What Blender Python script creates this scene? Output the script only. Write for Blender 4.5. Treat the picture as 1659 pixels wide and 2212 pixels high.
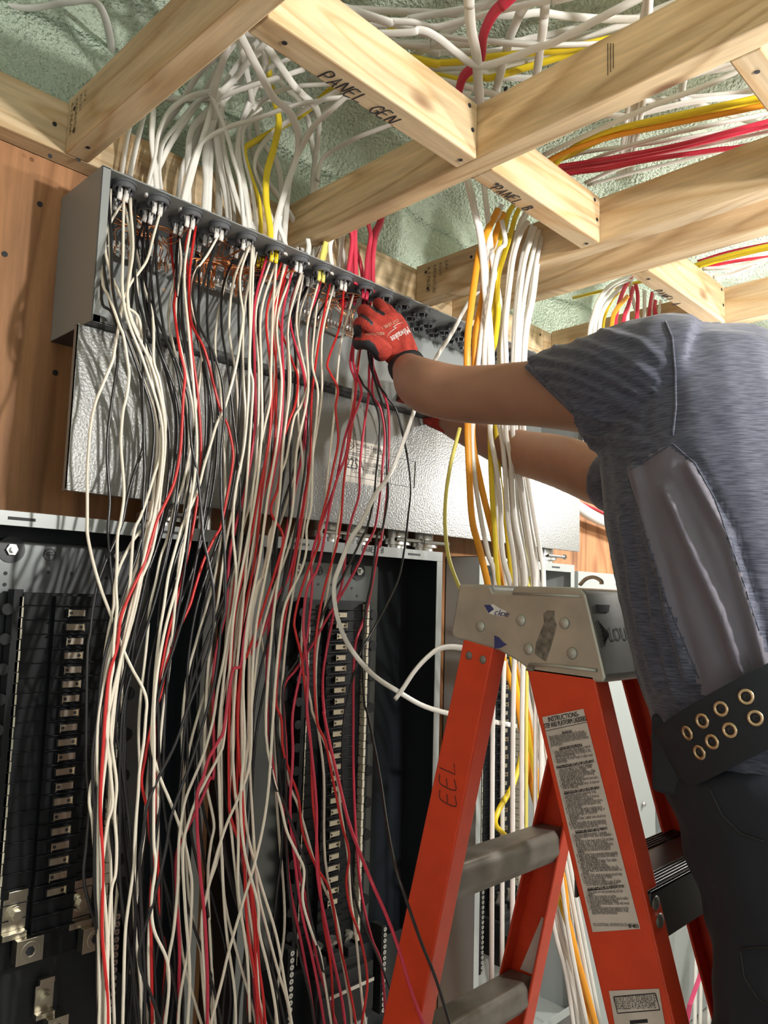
import bpy, bmesh, math, random
import numpy as np
from mathutils import Vector, Matrix, noise
from mathutils.bvhtree import BVHTree
random.seed(7)
for o in list(bpy.data.objects): bpy.data.objects.remove(o)
S = bpy.context.scene
COL = S.collection
# ------------------------------------------------------------------ camera
ZC = 1.25                                  # height of the phone above the floor
W, H, F = 1659, 2212, 1681.2
def _axes(a, b, c):
    f = np.array([math.sin(a)*math.cos(b), math.cos(a)*math.cos(b), math.sin(b)])
    r = np.array([math.cos(a), -math.sin(a), 0.0]); u = np.cross(r, f)
    return np.array([math.cos(c)*r+math.sin(c)*u, -math.sin(c)*r+math.cos(c)*u, f])
RM = _axes(0.79154555, 0.11135388, 0.02872661)
cam_d = bpy.data.cameras.new('camera'); cam = bpy.data.objects.new('camera', cam_d); COL.objects.link(cam)
m = Matrix([[RM[0][i], RM[1][i], -RM[2][i], 0] for i in range(3)] + [[0, 0, 0, 1]])
m.translation = Vector((0, 0, ZC)); cam.matrix_world = m
cam_d.sensor_fit = 'HORIZONTAL'; cam_d.sensor_width = 36; cam_d.lens = 36*F/W
cam_d.clip_start = 0.02; S.camera = cam
S.view_settings.view_transform = 'Standard'; S.view_settings.look = 'None'
S.view_settings.gamma = 1; S.view_settings.use_curve_mapping = False
S.view_settings.exposure = 0.25
# ------------------------------------------------------------------ light
wd = bpy.data.worlds.new('world'); S.world = wd; wd.use_nodes = True
wd.node_tree.nodes['Background'].inputs[0].default_value = (0.80, 0.88, 1.0, 1)
wd.node_tree.nodes['Background'].inputs[1].default_value = 0.13
def lamp(name, loc, to, energy, size, col=(1, 0.96, 0.9), spread=180, shape='DISK'):
    d = bpy.data.lights.new(name, 'AREA'); d.energy = energy; d.shape = shape; d.size = size; d.color = col
    d.spread = math.radians(spread)
    o = bpy.data.objects.new(name, d); COL.objects.link(o); o.location = loc
    o.rotation_euler = (Vector(to)-Vector(loc)).to_track_quat('-Z', 'Y').to_euler()
    return o
def bulb(name, loc, energy, r, col=(1, 0.97, 0.92)):
    d = bpy.data.lights.new(name, 'POINT'); d.energy = energy; d.shadow_soft_size = r; d.color = col
    o = bpy.data.objects.new(name, d); COL.objects.link(o); o.location = loc; return o
bulb('work_light', (1.33, -0.33, ZC+0.43), 28, 0.03)
bulb('near_work_light', (0.93, -0.50, ZC+0.47), 55, 0.03)
bulb('far_work_light', (2.35, 0.42, ZC+0.42), 46, 0.05)
lamp('fill_light', (0.1, -1.6, ZC+0.1), (0.9, 0.9, ZC-0.4), 4.5, 0.7, (.85, .93, 1))  # unseen weak fill, added to lift the sides the work lights miss
# ------------------------------------------------------------------ pixel -> place helpers
def ray(px, py):
    return np.array([(px-W/2)/F, -(py-H/2)/F, 1.0]) @ RM
def P(px, py, X=None, Y=None, Z=None, D=None):
    """point seen at px,py on the plane X=, Y=, Z= (relative to the phone) or at horizontal distance D"""
    d = ray(px, py)
    if X is not None: s = X/d[0]
    elif Y is not None: s = Y/d[1]
    elif Z is not None: s = Z/d[2]
    else: s = D/math.hypot(d[0], d[1])
    return Vector((d[0]*s, d[1]*s, d[2]*s+ZC))
def V(x, y, z): return Vector((x, y, z+ZC))
def proj(p):
    c = RM @ np.array([p[0], p[1], p[2]-ZC]); return W/2+F*c[0]/c[2], H/2-F*c[1]/c[2]
# ------------------------------------------------------------------ materials
def mat(name, col, rough=0.5, metal=0.0, bump=None, var=None, spec=None, sheen=0, coat=0, sss=0):
    """bump=(scale, strength, distance); var=(scale, amount)"""
    M = bpy.data.materials.new(name); M.use_nodes = True; nt = M.node_tree; b = nt.nodes['Principled BSDF']
    b.inputs['Base Color'].default_value = (*col, 1); b.inputs['Roughness'].default_value = rough
    b.inputs['Metallic'].default_value = metal
    if spec is not None: b.inputs['Specular IOR Level'].default_value = spec
    if sheen: b.inputs['Sheen Weight'].default_value = sheen
    if coat: b.inputs['Coat Weight'].default_value = coat; b.inputs['Coat Roughness'].default_value = 0.2
    if sss: b.inputs['Subsurface Weight'].default_value = sss; b.inputs['Subsurface Radius'].default_value = (0.012, 0.004, 0.002); b.inputs['Subsurface Scale'].default_value = 1.0
    tc = nt.nodes.new('ShaderNodeTexCoord')
    if var:
        n = nt.nodes.new('ShaderNodeTexNoise'); n.inputs['Scale'].default_value = var[0]; n.inputs['Detail'].default_value = 6
        nt.links.new(tc.outputs['Object'], n.inputs['Vector'])
        r = nt.nodes.new('ShaderNodeMapRange'); r.inputs[1].default_value = .3; r.inputs[2].default_value = .7
        r.inputs[3].default_value = 1-var[1]; r.inputs[4].default_value = 1+var[1]
        nt.links.new(n.outputs['Fac'], r.inputs[0])
        mx = nt.nodes.new('ShaderNodeVectorMath'); mx.operation = 'SCALE'; mx.inputs[0].default_value = col
        nt.links.new(r.outputs[0], mx.inputs['Scale']); nt.links.new(mx.outputs[0], b.inputs['Base Color'])
    if bump:
        n = nt.nodes.new('ShaderNodeTexNoise'); n.inputs['Scale'].default_value = bump[0]; n.inputs['Detail'].default_value = 3
        nt.links.new(tc.outputs['Object'], n.inputs['Vector'])
        bp = nt.nodes.new('ShaderNodeBump'); bp.inputs['Strength'].default_value = bump[1]; bp.inputs['Distance'].default_value = bump[2]
        nt.links.new(n.outputs['Fac'], bp.inputs['Height']); nt.links.new(bp.outputs[0], b.inputs['Normal'])
    return M
def wood(name, axis, light, dark, scale=1.0, rough=0.65, knots=True, seed=0.0):
    """long grain along axis 0/1/2"""
    M = bpy.data.materials.new(name); M.use_nodes = True; nt = M.node_tree; b = nt.nodes['Principled BSDF']
    N = nt.nodes.new; L = nt.links.new
    tc = N('ShaderNodeTexCoord'); mp = N('ShaderNodeMapping')
    mp.inputs['Location'].default_value = (seed, seed*1.7, seed*.6)
    sc = [9*scale]*3; sc[axis] = 1.1*scale; mp.inputs['Scale'].default_value = sc
    L(tc.outputs['Object'], mp.inputs['Vector'])
    n1 = N('ShaderNodeTexNoise'); n1.inputs['Scale'].default_value = .9; n1.inputs['Detail'].default_value = 2; n1.inputs['Distortion'].default_value = 0.6
    L(mp.outputs[0], n1.inputs['Vector'])
    mm = N('ShaderNodeMath'); mm.operation = 'MULTIPLY'; mm.inputs[1].default_value = 9
    L(n1.outputs['Fac'], mm.inputs[0])
    fr = N('ShaderNodeMath'); fr.operation = 'FRACT'; L(mm.outputs[0], fr.inputs[0])
    cr = N('ShaderNodeValToRGB'); cr.color_ramp.elements[0].color = (*light, 1); cr.color_ramp.elements[1].color = (*light, 1)
    e = cr.color_ramp.elements.new(0.78); e.color = (*dark, 1)
    e = cr.color_ramp.elements.new(0.45); e.color = (*light, 1)
    L(fr.outputs[0], cr.inputs[0])
    n2 = N('ShaderNodeTexNoise'); mp2 = N('ShaderNodeMapping'); sc2 = [160.0]*3; sc2[axis] = 6.0; mp2.inputs['Scale'].default_value = sc2
    L(tc.outputs['Object'], mp2.inputs['Vector']); L(mp2.outputs[0], n2.inputs['Vector']); n2.inputs['Scale'].default_value = 1; n2.inputs['Detail'].default_value = 4
    r2 = N('ShaderNodeMapRange'); r2.inputs[1].default_value = .3; r2.inputs[2].default_value = .7; r2.inputs[3].default_value = .86; r2.inputs[4].default_value = 1.08
    L(n2.outputs['Fac'], r2.inputs[0])
    sca = N('ShaderNodeVectorMath'); sca.operation = 'SCALE'; L(cr.outputs[0], sca.inputs[0]); L(r2.outputs[0], sca.inputs['Scale'])
    out = sca.outputs[0]
    if knots:
        vo = N('ShaderNodeTexVoronoi'); vo.inputs['Scale'].default_value = 1.0
        mp3 = N('ShaderNodeMapping'); s3 = [9.0*scale]*3; s3[axis] = 4.2*scale; mp3.inputs['Scale'].default_value = s3; mp3.inputs['Location'].default_value = (seed*3, seed, seed)
        L(tc.outputs['Object'], mp3.inputs['Vector']); L(mp3.outputs[0], vo.inputs['Vector'])
        kr = N('ShaderNodeValToRGB'); kr.color_ramp.elements[0].position = 0.05; kr.color_ramp.elements[0].color = (.28, .13, .05, 1)
        kr.color_ramp.elements[1].position = 0.15; kr.color_ramp.elements[1].color = (1, 1, 1, 1)
        L(vo.outputs['Distance'], kr.inputs[0])
        mu = N('ShaderNodeMix'); mu.data_type = 'RGBA'; mu.blend_type = 'MULTIPLY'; mu.inputs['Factor'].default_value = 0.85
        L(out, mu.inputs['A']); L(kr.outputs[0], mu.inputs['B']); out = mu.outputs['Result']
    n4 = N('ShaderNodeTexNoise'); mp4 = N('ShaderNodeMapping'); s4 = [22.0]*3; s4[axis] = 3.5; mp4.inputs['Scale'].default_value = s4; mp4.inputs['Location'].default_value = (seed, 2*seed, seed)
    L(tc.outputs['Object'], mp4.inputs['Vector']); L(mp4.outputs[0], n4.inputs['Vector']); n4.inputs['Detail'].default_value = 7; n4.inputs['Roughness'].default_value = .65; n4.inputs['Scale'].default_value = 1
    r4 = N('ShaderNodeMapRange'); r4.inputs[1].default_value = .35; r4.inputs[2].default_value = .62; r4.inputs[3].default_value = .74; r4.inputs[4].default_value = 1.05; L(n4.outputs['Fac'], r4.inputs[0])
    s5 = N('ShaderNodeVectorMath'); s5.operation = 'SCALE'; L(out, s5.inputs[0]); L(r4.outputs[0], s5.inputs['Scale']); out = s5.outputs[0]
    L(out, b.inputs['Base Color']); b.inputs['Roughness'].default_value = rough
    bp = N('ShaderNodeBump'); bp.inputs['Strength'].default_value = .25; bp.inputs['Distance'].default_value = .001
    L(n2.outputs['Fac'], bp.inputs['Height']); L(bp.outputs[0], b.inputs['Normal'])
    return M
PL, PD = (.68, .515, .315), (.55, .37, .19)
M = {}
M['wx'] = wood('stud_wood_x', 0, PL, PD, seed=1.3); M['wy'] = wood('stud_wood_y', 1, PL, PD, seed=4.1)
M['wx2'] = wood('stud_wood_x2', 0, PL, (.60, .38, .18), seed=7.7); M['wy2'] = wood('stud_wood_y2', 1, (.78, .58, .34), PD, seed=9.2)
M['ply'] = wood('plywood', 2, (.42, .20, .085), (.28, .12, .045), scale=.55, seed=2.2)
M['foam'] = mat('spray_foam', (.60, .70, .57), .5, bump=(150, 1.0, .016), var=(9, .10))
M['grey'] = mat('grey_enamel', (.25, .265, .26), .38, bump=(220, .12, .0006), spec=.5)
M['greyin'] = mat('grey_enamel_inside', (.25, .268, .262), .42, bump=(160, .15, .0008))
M['hammer'] = mat('hammered_enamel', (.21, .215, .205), .3, bump=(260, .55, .0012), spec=.8)
M['darkedge'] = mat('shaded_enamel', (.035, .038, .04), .4)  # shadow line along the box bottom, put into the enamel colour
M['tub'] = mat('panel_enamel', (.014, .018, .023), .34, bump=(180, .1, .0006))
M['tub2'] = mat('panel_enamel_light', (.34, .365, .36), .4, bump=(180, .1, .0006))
M['pan'] = mat('pan_metal', (.15, .16, .16), .28, metal=.85, bump=(30, .06, .002))
M['flange'] = mat('flange_metal', (.30, .32, .32), .35, metal=.2)
M['zinc'] = mat('zinc', (.66, .66, .64), .28, metal=1, bump=(120, .1, .001))
M['lug'] = mat('lug_metal', (.62, .58, .48), .3, metal=1)
M['black'] = mat('black_plastic', (.006, .007, .009), .5, spec=.3)
M['black2'] = mat('black_plastic_soft', (.018, .019, .021), .6, spec=.35)
M['tab'] = mat('bus_tab', (.75, .68, .55), .3, metal=1)
M['cream'] = mat('neutral_strip', (.60, .56, .44), .5)
M['ring'] = mat('connector_plastic', (.11, .115, .125), .3, spec=.6)
M['copper'] = mat('copper', (.75, .30, .12), .28, metal=1)
M['w_w'] = mat('wire_white', (.84, .77, .65), .32, spec=.5, var=(14, .06)); M['w_k'] = mat('wire_black', (.013, .013, .015), .25, spec=.6)
M['w_r'] = mat('wire_red', (.60, .022, .022), .3); M['w_p'] = mat('wire_crimson', (.58, .035, .075), .32)
M['c_w'] = mat('sheath_white', (.72, .70, .66), .38, var=(20, .05)); M['c_y'] = mat('sheath_yellow', (.74, .56, .02), .38)
M['c_ly'] = mat('sheath_lemon', (.72, .66, .16), .4); M['c_o'] = mat('sheath_orange', (.80, .33, .02), .42); M['c_r'] = mat('sheath_red', (.58, .03, .07), .4)
M['ink'] = mat('ink', (.015, .015, .02), .6); M['ink2'] = mat('stamp_ink', (.10, .07, .04), .7)
M['paper'] = mat('label_paper', (.60, .56, .50), .5, var=(60, .1)); M['paper2'] = mat('label_worn', (.62, .56, .52), .5, var=(25, .12))
M['orange'] = mat('fibreglass_orange', (.66, .055, .016), .36, var=(30, .08), bump=(300, .08, .0005))
M['alu'] = mat('cast_aluminium', (.46, .46, .42), .36, metal=.6, bump=(90, .12, .0008), var=(22, .14))
M['alu2'] = mat('dull_aluminium', (.22, .20, .175), .5, metal=.5, var=(35, .18))
M['step'] = mat('black_step', (.035, .035, .035), .4); M['blue'] = mat('sticker_blue', (.03, .04, .16), .5); M['white'] = mat('white_print', (.75, .74, .72), .5)
M['skin'] = mat('skin', (.34, .175, .115), .48, sss=.12, var=(24, .07), bump=(160, .12, .0008))
M['glove'] = mat('glove_knit', (.34, .030, .018), .9, bump=(420, .9, .0016), var=(90, .22)); M['coat'] = mat('glove_coating', (.012, .014, .018), .6, bump=(90, .3, .001))
M['shirt'] = mat('shirt_fabric', (.125, .13, .155), .85, sheen=.15); M['mesh'] = mat('shirt_panel', (.135, .125, .160), .75, sheen=.1, bump=(900, .25, .0004))
M['belt'] = mat('belt_webbing', (.012, .016, .024), .75, bump=(300, .3, .0006)); M['pants'] = mat('trousers', (.011, .014, .023), .85, bump=(120, .2, .001))
M['brass'] = mat('brass', (.62, .47, .30), .3, metal=1); M['hair'] = mat('hair', (.03, .02, .015), .7); M['boot'] = mat('boot', (.05, .035, .02), .6)
M['concrete'] = mat('concrete', (.32, .31, .29), .85, bump=(20, .2, .004), var=(5, .1)); M['drywall'] = mat('drywall', (.62, .62, .60), .8)
M['peach'] = mat('wire_nut_wood', (.50, .36, .25), .5)
# heathered shirt: fine stretched streaks
nt = M['shirt'].node_tree; b = nt.nodes['Principled BSDF']; tc = nt.nodes.new('ShaderNodeTexCoord'); mp = nt.nodes.new('ShaderNodeMapping'); mp.inputs['Scale'].default_value = (70, 70, 900)
n = nt.nodes.new('ShaderNodeTexNoise'); n.inputs['Scale'].default_value = 1; n.inputs['Detail'].default_value = 3
cr = nt.nodes.new('ShaderNodeValToRGB'); cr.color_ramp.elements[0].position = .35; cr.color_ramp.elements[1].position = .66
cr.color_ramp.elements[0].color = (.030, .036, .060, 1); cr.color_ramp.elements[1].color = (.098, .104, .150, 1)
nt.links.new(tc.outputs['Object'], mp.inputs[0]); nt.links.new(mp.outputs[0], n.inputs['Vector']); nt.links.new(n.outputs['Fac'], cr.inputs[0]); nt.links.new(cr.outputs[0], b.inputs['Base Color'])
# ------------------------------------------------------------------ mesh builder
def basis(d):
    d = d.normalized(); a = Vector((0, 0, 1)) if abs(d.z) < .9 else Vector((1, 0, 0))
    u = d.cross(a).normalized(); return u, d.cross(u).normalized()
class MB:
    def __init__(s): s.v = []; s.f = []; s.m = []
    def add(s, vs, fs, mi=0):
        k = len(s.v); s.v += [Vector(v) for v in vs]; s.f += [tuple(i+k for i in f) for f in fs]; s.m += [mi]*len(fs); return s
    def box(s, x0, x1, y0, y1, z0, z1, mi=0):
        vs = [V(x, y, z) for x in (x0, x1) for y in (y0, y1) for z in (z0, z1)]
        return s.add(vs, [(0, 1, 3, 2), (4, 6, 7, 5), (0, 4, 5, 1), (2, 3, 7, 6), (0, 2, 6, 4), (1, 5, 7, 3)], mi)
    def prism(s, pts, ext, mi=0):
        """closed outline pts (Vectors) pushed along ext"""
        n = len(pts); ext = Vector(ext); vs = list(pts)+[p+ext for p in pts]
        fs = [tuple(range(n))[::-1], tuple(range(n, 2*n))]+[(i, (i+1) % n, n+(i+1) % n, n+i) for i in range(n)]
        return s.add(vs, fs, mi)
    def tube(s, pts, r, n=8, mi=0, flat=1.0, cap=True, side=None):
        """round (or flattened) tube; r number or list; side = wide direction"""
        pts = [Vector(p) for p in pts]; N = len(pts); rr = r if hasattr(r, '__len__') else [r]*N
        T = [(pts[min(i+1, N-1)]-pts[max(i-1, 0)]).normalized() for i in range(N)]
        u = side-T[0]*side.dot(T[0]) if side is not None else basis(T[0])[0]; u.normalize(); k = len(s.v); vs = []
        for i in range(N):
            u = u-T[i]*u.dot(T[i]); u.normalize(); w = T[i].cross(u)
            for j in range(n):
                a = 2*math.pi*j/n; vs.append(pts[i]+u*(math.cos(a)*rr[i])+w*(math.sin(a)*rr[i]*flat))
        fs = [(i*n+j, i*n+(j+1) % n, (i+1)*n+(j+1) % n, (i+1)*n+j) for i in range(N-1) for j in range(n)]
        if cap: fs += [tuple(range(n))[::-1], tuple((N-1)*n+j for j in range(n))]
        return s.add(vs, fs, mi)
    def cyl(s, a, b, r, n=16, mi=0, r2=None): return s.tube([a, b], [r, r if r2 is None else r2], n, mi)
    def ring(s, c, ax, r0, r1, h, n=24, mi=0):
        c = Vector(c); ax = Vector(ax).normalized(); u, w = basis(ax); vs = []
        for j in range(n):
            a = 2*math.pi*j/n; d = u*math.cos(a)+w*math.sin(a)
            vs += [c+d*r0, c+d*r1, c+d*r1+ax*h, c+d*r0+ax*h]
        fs = []
        for j in range(n):
            a = 4*j; b2 = 4*((j+1) % n); fs += [(a+q, b2+q, b2+(q+1) % 4, a+(q+1) % 4) for q in range(4)]
        return s.add(vs, fs, mi)
    def dome(s, c, ax, r, h, mi=0, n=14):
        c = Vector(c); ax = Vector(ax).normalized()
        return s.tube([c+ax*(h*t) for t in (0, .5, .85, 1)], [r, r*.86, r*.5, r*.1], n, mi)
    def ball(s, c, rx, ry=None, rz=None, mi=0, n=16):
        ry = ry or rx; rz = rz or rx; c = Vector(c); vs = []; fs = []
        for i in range(n//2+1):
            t = math.pi*i/(n//2)
            for j in range(n):
                a = 2*math.pi*j/n; vs.append(c+Vector((rx*math.sin(t)*math.cos(a), ry*math.sin(t)*math.sin(a), rz*math.cos(t))))
        for i in range(n//2):
            for j in range(n): fs.append((i*n+j, i*n+(j+1) % n, (i+1)*n+(j+1) % n, (i+1)*n+j))
        return s.add(vs, fs, mi)
    def text(s, body, o, xd, yd, size, mi=0, thick=.0003, shear=0, align='LEFT', space=1.0, sx=1.0, line=1.0):
        c = bpy.data.curves.new('t', 'FONT'); c.body = body; c.size = size; c.shear = shear; c.align_x = align; c.space_character = space
        c.space_line = line; c.resolution_u = 2; c.extrude = 0
        ob = bpy.data.objects.new('t', c); COL.objects.link(ob); bpy.context.view_layer.update()
        me = bpy.data.meshes.new_from_object(ob.evaluated_get(bpy.context.evaluated_depsgraph_get()))
        xd = Vector(xd).normalized(); yd = Vector(yd).normalized(); nd = xd.cross(yd)
        s.add([Vector(o)+xd*(v.co.x*sx)+yd*v.co.y+nd*thick for v in me.vertices], [tuple(p.vertices) for p in me.polygons], mi)
        bpy.data.meshes.remove(me); bpy.data.objects.remove(ob); bpy.data.curves.remove(c); return s
    def build(s, name, mats, parent=None, smooth=False, bevel=0, clean=False):
        if not isinstance(mats, (list, tuple)): mats = [mats]
        off = parent_world(parent) if parent else Vector((0, 0, 0))
        me = bpy.data.meshes.new(name); me.from_pydata([tuple(v-off) for v in s.v], [], s.f)
        for mm in mats: me.materials.append(mm)
        for p, mi in zip(me.polygons, s.m): p.material_index = mi
        if clean or bevel:
            bm = bmesh.new(); bm.from_mesh(me); bmesh.ops.recalc_face_normals(bm, faces=bm.faces); bm.to_mesh(me); bm.free()
        if smooth:
            me.polygons.foreach_set('use_smooth', [True]*len(me.polygons))
            if smooth == 'auto': me.set_sharp_from_angle(angle=math.radians(40))
        o = bpy.data.objects.new(name, me); COL.objects.link(o)
        if parent: o.parent = parent
        if bevel:
            bv = o.modifiers.new('b', 'BEVEL'); bv.width = bevel; bv.segments = 2; bv.limit_method = 'ANGLE'
        return o
def parent_world(p):
    v = Vector((0, 0, 0))
    while p is not None: v = v+p.location; p = p.parent
    return v
def thing(name, label, cat, loc, group=None):
    o = bpy.data.objects.new(name, None); COL.objects.link(o); o.location = loc; o.empty_display_size = .05
    o['label'] = label; o['category'] = cat
    if group: o['group'] = group
    return o
def tag(o, label, cat, group=None, kind=None):
    o['label'] = label; o['category'] = cat
    if group: o['group'] = group
    if kind: o['kind'] = kind
    return o
def struct(o): o['kind'] = 'structure'; return o
def smooth_path(pts, sub=6):
    pts = [Vector(p) for p in pts]
    if len(pts) < 3: return pts
    q = [pts[0]*2-pts[1]]+pts+[pts[-1]*2-pts[-2]]; out = []
    for i in range(1, len(q)-2):
        a, b, c, d = q[i-1:i+3]
        for k in range(sub):
            t = k/sub; out.append(.5*((2*b)+(c-a)*t+(2*a-5*b+4*c-d)*t*t+(3*b-a-3*c+d)*t**3))
    out.append(pts[-1]); return out
ORD = ['first', 'second', 'third', 'fourth', 'fifth', 'sixth', 'seventh', 'eighth', 'ninth', 'tenth', 'eleventh', 'twelfth', 'thirteenth', 'fourteenth', 'fifteenth', 'sixteenth', 'seventeenth', 'eighteenth', 'nineteenth', 'twentieth']
# ================================================================== SETTING
struct(MB().box(-.9, 4.2, 1.18, 1.198, -1.25, .66).build('wall_back', M['ply']))
struct(MB().box(-.9, 4.2, -2.2, 1.2, -1.27, -1.25).build('floor', M['concrete']))
struct(MB().box(4.2, 4.24, -2.2, 1.5, -1.25, 1.1).build('wall_right', M['drywall']))
struct(MB().box(-.94, -.9, -2.2, 1.5, -1.25, 1.1).build('wall_left', M['drywall']))
struct(MB().box(-.94, 4.24, -2.24, -2.2, -1.25, 1.1).build('wall_front', M['drywall']))
# sprayed foam: rim above the plate curving into the ceiling, lumpy
prof = []
for i in range(16): prof.append((1.235, .60+.022*i))
for i in range(18):
    a = math.pi/2*i/17; prof.append((1.235-.16*(1-math.cos(a)), .93+.12*math.sin(a)))
y = 1.06
while y > -2.2: prof.append((y, 1.05)); y -= (.012 if y > .1 else .05)
xs = []; x = -.9
while x < 4.2: xs.append(x); x += (.012 if .1 < x < 2.6 else .03)
mb = MB(); vs = []
for (y, z) in prof:
    for x in xs:
        nz = noise.fractal(Vector((x*5, y*5, z*5)), 1, 2, 2)*.035 + noise.noise(Vector((x*26, y*26, z*26)))*.007 + noise.noise(Vector((x*60, y*60, z*60)))*.0035
        k = min(max((1.235-y)/.16, 0), 1)
        vs.append(V(x, y-nz*(1-k)*1.0, z-nz*k))
n = len(xs); mb.add(vs, [(i*n+j, i*n+j+1, (i+1)*n+j+1, (i+1)*n+j) for i in range(len(prof)-1) for j in range(n-1)])
struct(mb.build('ceiling', M['foam'], smooth=True))
# ================================================================== FRAMING
ZB, ZT = .66, .747
def nail(mb, p, nrm, r=.0035, mi=1): mb.ring(p, nrm, 0.0002, r, .0006, 10, mi)
def beam(x0, x1, y0, y1, name, label, cat, m, group, nails=(), extra=None, z0=ZB, z1=ZT):
    g = MB(); g.box(x0, x1, y0, y1, z0, z1)
    t = thing(name, label, cat, V((x0+x1)/2, (y0+y1)/2, z0), group)
    g.build('board', m, t, bevel=.0025)
    if nails:
        for (p, nrm) in nails:
            q = MB(); nail(q, p, nrm, mi=0); q.build('nail', M['ink'], t)
    return t
# stroke letters (unit height) for handwriting
ST = {'P': [[(0, 0), (.05, 1), (.45, .95), (.5, .7), (.4, .5), (.03, .48)]], 'A': [[(0, 0), (.3, 1), (.5, 0)], [(.08, .35), (.5, .38)]],
      'N': [[(0, 0), (.05, 1), (.45, .05), (.55, 1)]], 'E': [[(.45, 1), (0, .95), (0, 0), (.5, .05)], [(0, .52), (.4, .55)]], 'L': [[(.02, 1), (0, 0), (.5, .06)]],
      'G': [[(.55, .8), (.35, 1), (.1, .8), (0, .4), (.2, 0), (.5, .1), (.52, .42), (.3, .42)]], 'B': [[(.03, 1), (0, 0)], [(0, .97), (.4, .9), (.38, .6), (.05, .52), (.45, .42), (.45, .08), (0, 0)]],
      '.': [[(0, 0), (.05, .04)]], '/': [[(0, 0), (.3, 1)]], '-': [[(0, .5), (.4, .55)]], ' ': []}
def hand(mb, txt, o, xd, yd, h, adv=.72, r=.0012, mi=0, shear=.15, jit=.06):
    x = 0; xd = Vector(xd).normalized(); yd = Vector(yd).normalized(); nd = xd.cross(yd)
    for ch in txt:
        dy = random.uniform(-jit, jit)
        for st in ST.get(ch, []):
            pts = [Vector(o)+xd*((x+a+c*shear)*h)+yd*((c+dy)*h)+nd*.0002 for a, c in st]
            mb.tube(smooth_path(pts, 4) if len(pts) > 3 else pts, r, 6, mi, flat=.4, side=xd+yd)
        x += adv if ch != '.' else .3
    return mb
def stamp(mb, o, xd, yd, k=1.0, mi=0):
    xd = Vector(xd); yd = Vector(yd)
    for i, (tx, sz) in enumerate((('S-P-F', .009), ('KD-HT', .009), ('CFORSTUD', .011), ('4-1 NLGA', .012))):
        mb.text(tx, Vector(o)-yd.normalized()*(.0150*i*k), xd, yd, sz*k, mi)
    return mb
J = 'ceiling joists running out from the wall'
b1 = beam(.443, .481, -.9, 1.142, 'ceiling_joist', 'stamped pine joist above the left end of the grey box', 'joist', M['wy'], None,
          [(V(.443, 1.115, .685), (-1, 0, 0)), (V(.443, 1.118, .722), (-1, 0, 0)), (V(.46, 1.10, .66), (0, 0, -1))])
q = MB(); stamp(q, V(.4425, 1.085, .735), (0, 0, -1), (0, -1, 0)); q.build('grade_stamp', M['ink2'], b1)
b2 = beam(.870, .908, -.9, 1.142, 'ceiling_joist', 'pine joist carrying the GEN block and the PANEL B block', 'joist', M['wy2'], None,
          [(P(962, 217, X=.8695), (-1, 0, 0)), (P(1092, 192, X=.8695), (-1, 0, 0))])
q = MB(); [q.tube([V(.8694, .47-.004*k, .735-.002*k), V(.8694, .47-.004*k, .690+.003*k)], .0006, 4) for k in range(3)]; q.build('grade_stamp', M['ink2'], b2)
b3 = beam(1.237, 1.275, -.9, 1.142, 'ceiling_joist', 'stamped pine joist at the right end of the PANEL B block', 'joist', M['wy'], None,
          [(P(920, 588, X=1.2365), (-1, 0, 0)), (P(924, 623, X=1.2365), (-1, 0, 0)), (P(1018, 555, X=1.2365), (-1, 0, 0))])
q = MB(); stamp(q, P(962, 563, X=1.2365), (0, 0, -1), (0, -1, 0), 1.15); q.build('grade_stamp', M['ink2'], b3)
b4 = beam(1.366, 1.404, -.9, 1.142, 'ceiling_joist', 'knotty pine joist carrying the left end of the PANEL A block', 'joist', M['wy2'], None)
b5 = beam(1.792, 1.83, -.9, 1.142, 'ceiling_joist', 'pine joist at the right end of the PANEL A block', 'joist', M['wy'], None)
b6 = beam(2.2, 2.238, -.9, 1.142, 'ceiling_joist', 'pine joist farthest right above the man', 'joist', M['wy2'], None)
def block(x0, x1, y0, y1, label, m, word, wo, h, nn=True, adv=.72):
    ns = []
    if nn: ns = [(V(x1-.012, y0-.0003, .70), (0, -1, 0)), (V(x1-.02, y0-.0003, .735), (0, -1, 0)), (V(x1-.014, (y0+y1)/2, ZB-.0003), (0, 0, -1)), (V(x0+.04, (y0+y1)/2, ZB-.0003), (0, 0, -1))]
    t = beam(x0, x1, y0, y1, 'blocking_board', label, 'wood block', m, None, ns)
    if word:
        q = MB(); hand(q, word, wo, (1, 0, 0), (0, -1, 0), h, adv=adv); q.build('handwriting', M['ink'], t)
    return t
gy = P(700, 170, Z=ZB)
block(.481, .870, .685, .725, 'pine block between joists with PANEL GEN. written on it', M['wx'], 'PANEL GEN.', P(686, 166, Z=ZB-.0004), .0205, adv=.74)
block(.908, 1.237, .685, .725, 'brightly lit pine block with PANEL B written on it', M['wx2'], 'PANEL B', P(1060, 407, Z=ZB-.0004), .0180, adv=.80)
block(1.404, 1.792, .672, .712, 'pine block with PANEL A written on it above the man', M['wx'], 'PANEL A', P(1408, 630, Z=ZB-.0004), .018, adv=.85)
block(.908, 1.237, .292, .33, 'overexposed pine block at the upper right corner', M['wx2'], None, None, 0)
block(.908, 1.237, -.12, -.082, 'pine block behind the phone between two joists', M['wx'], None, None, 0, nn=False)
t = thing('wall_plate', 'long pine plate under the joist ends along the wall, left of the joint', 'plate', V(.5, 1.16, ZB))
MB().box(-.85, 1.755, 1.142, 1.18, ZB, .742).build('board', M['wx'], t, bevel=.0025)
for (px, py) in ((118, 268), (108, 337), (170, 345), (762, 505), (585, 500)):
    q = MB(); nail(q, P(px, py, Y=1.1415), (0, -1, 0), mi=0); q.build('nail', M['ink'], t)
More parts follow.
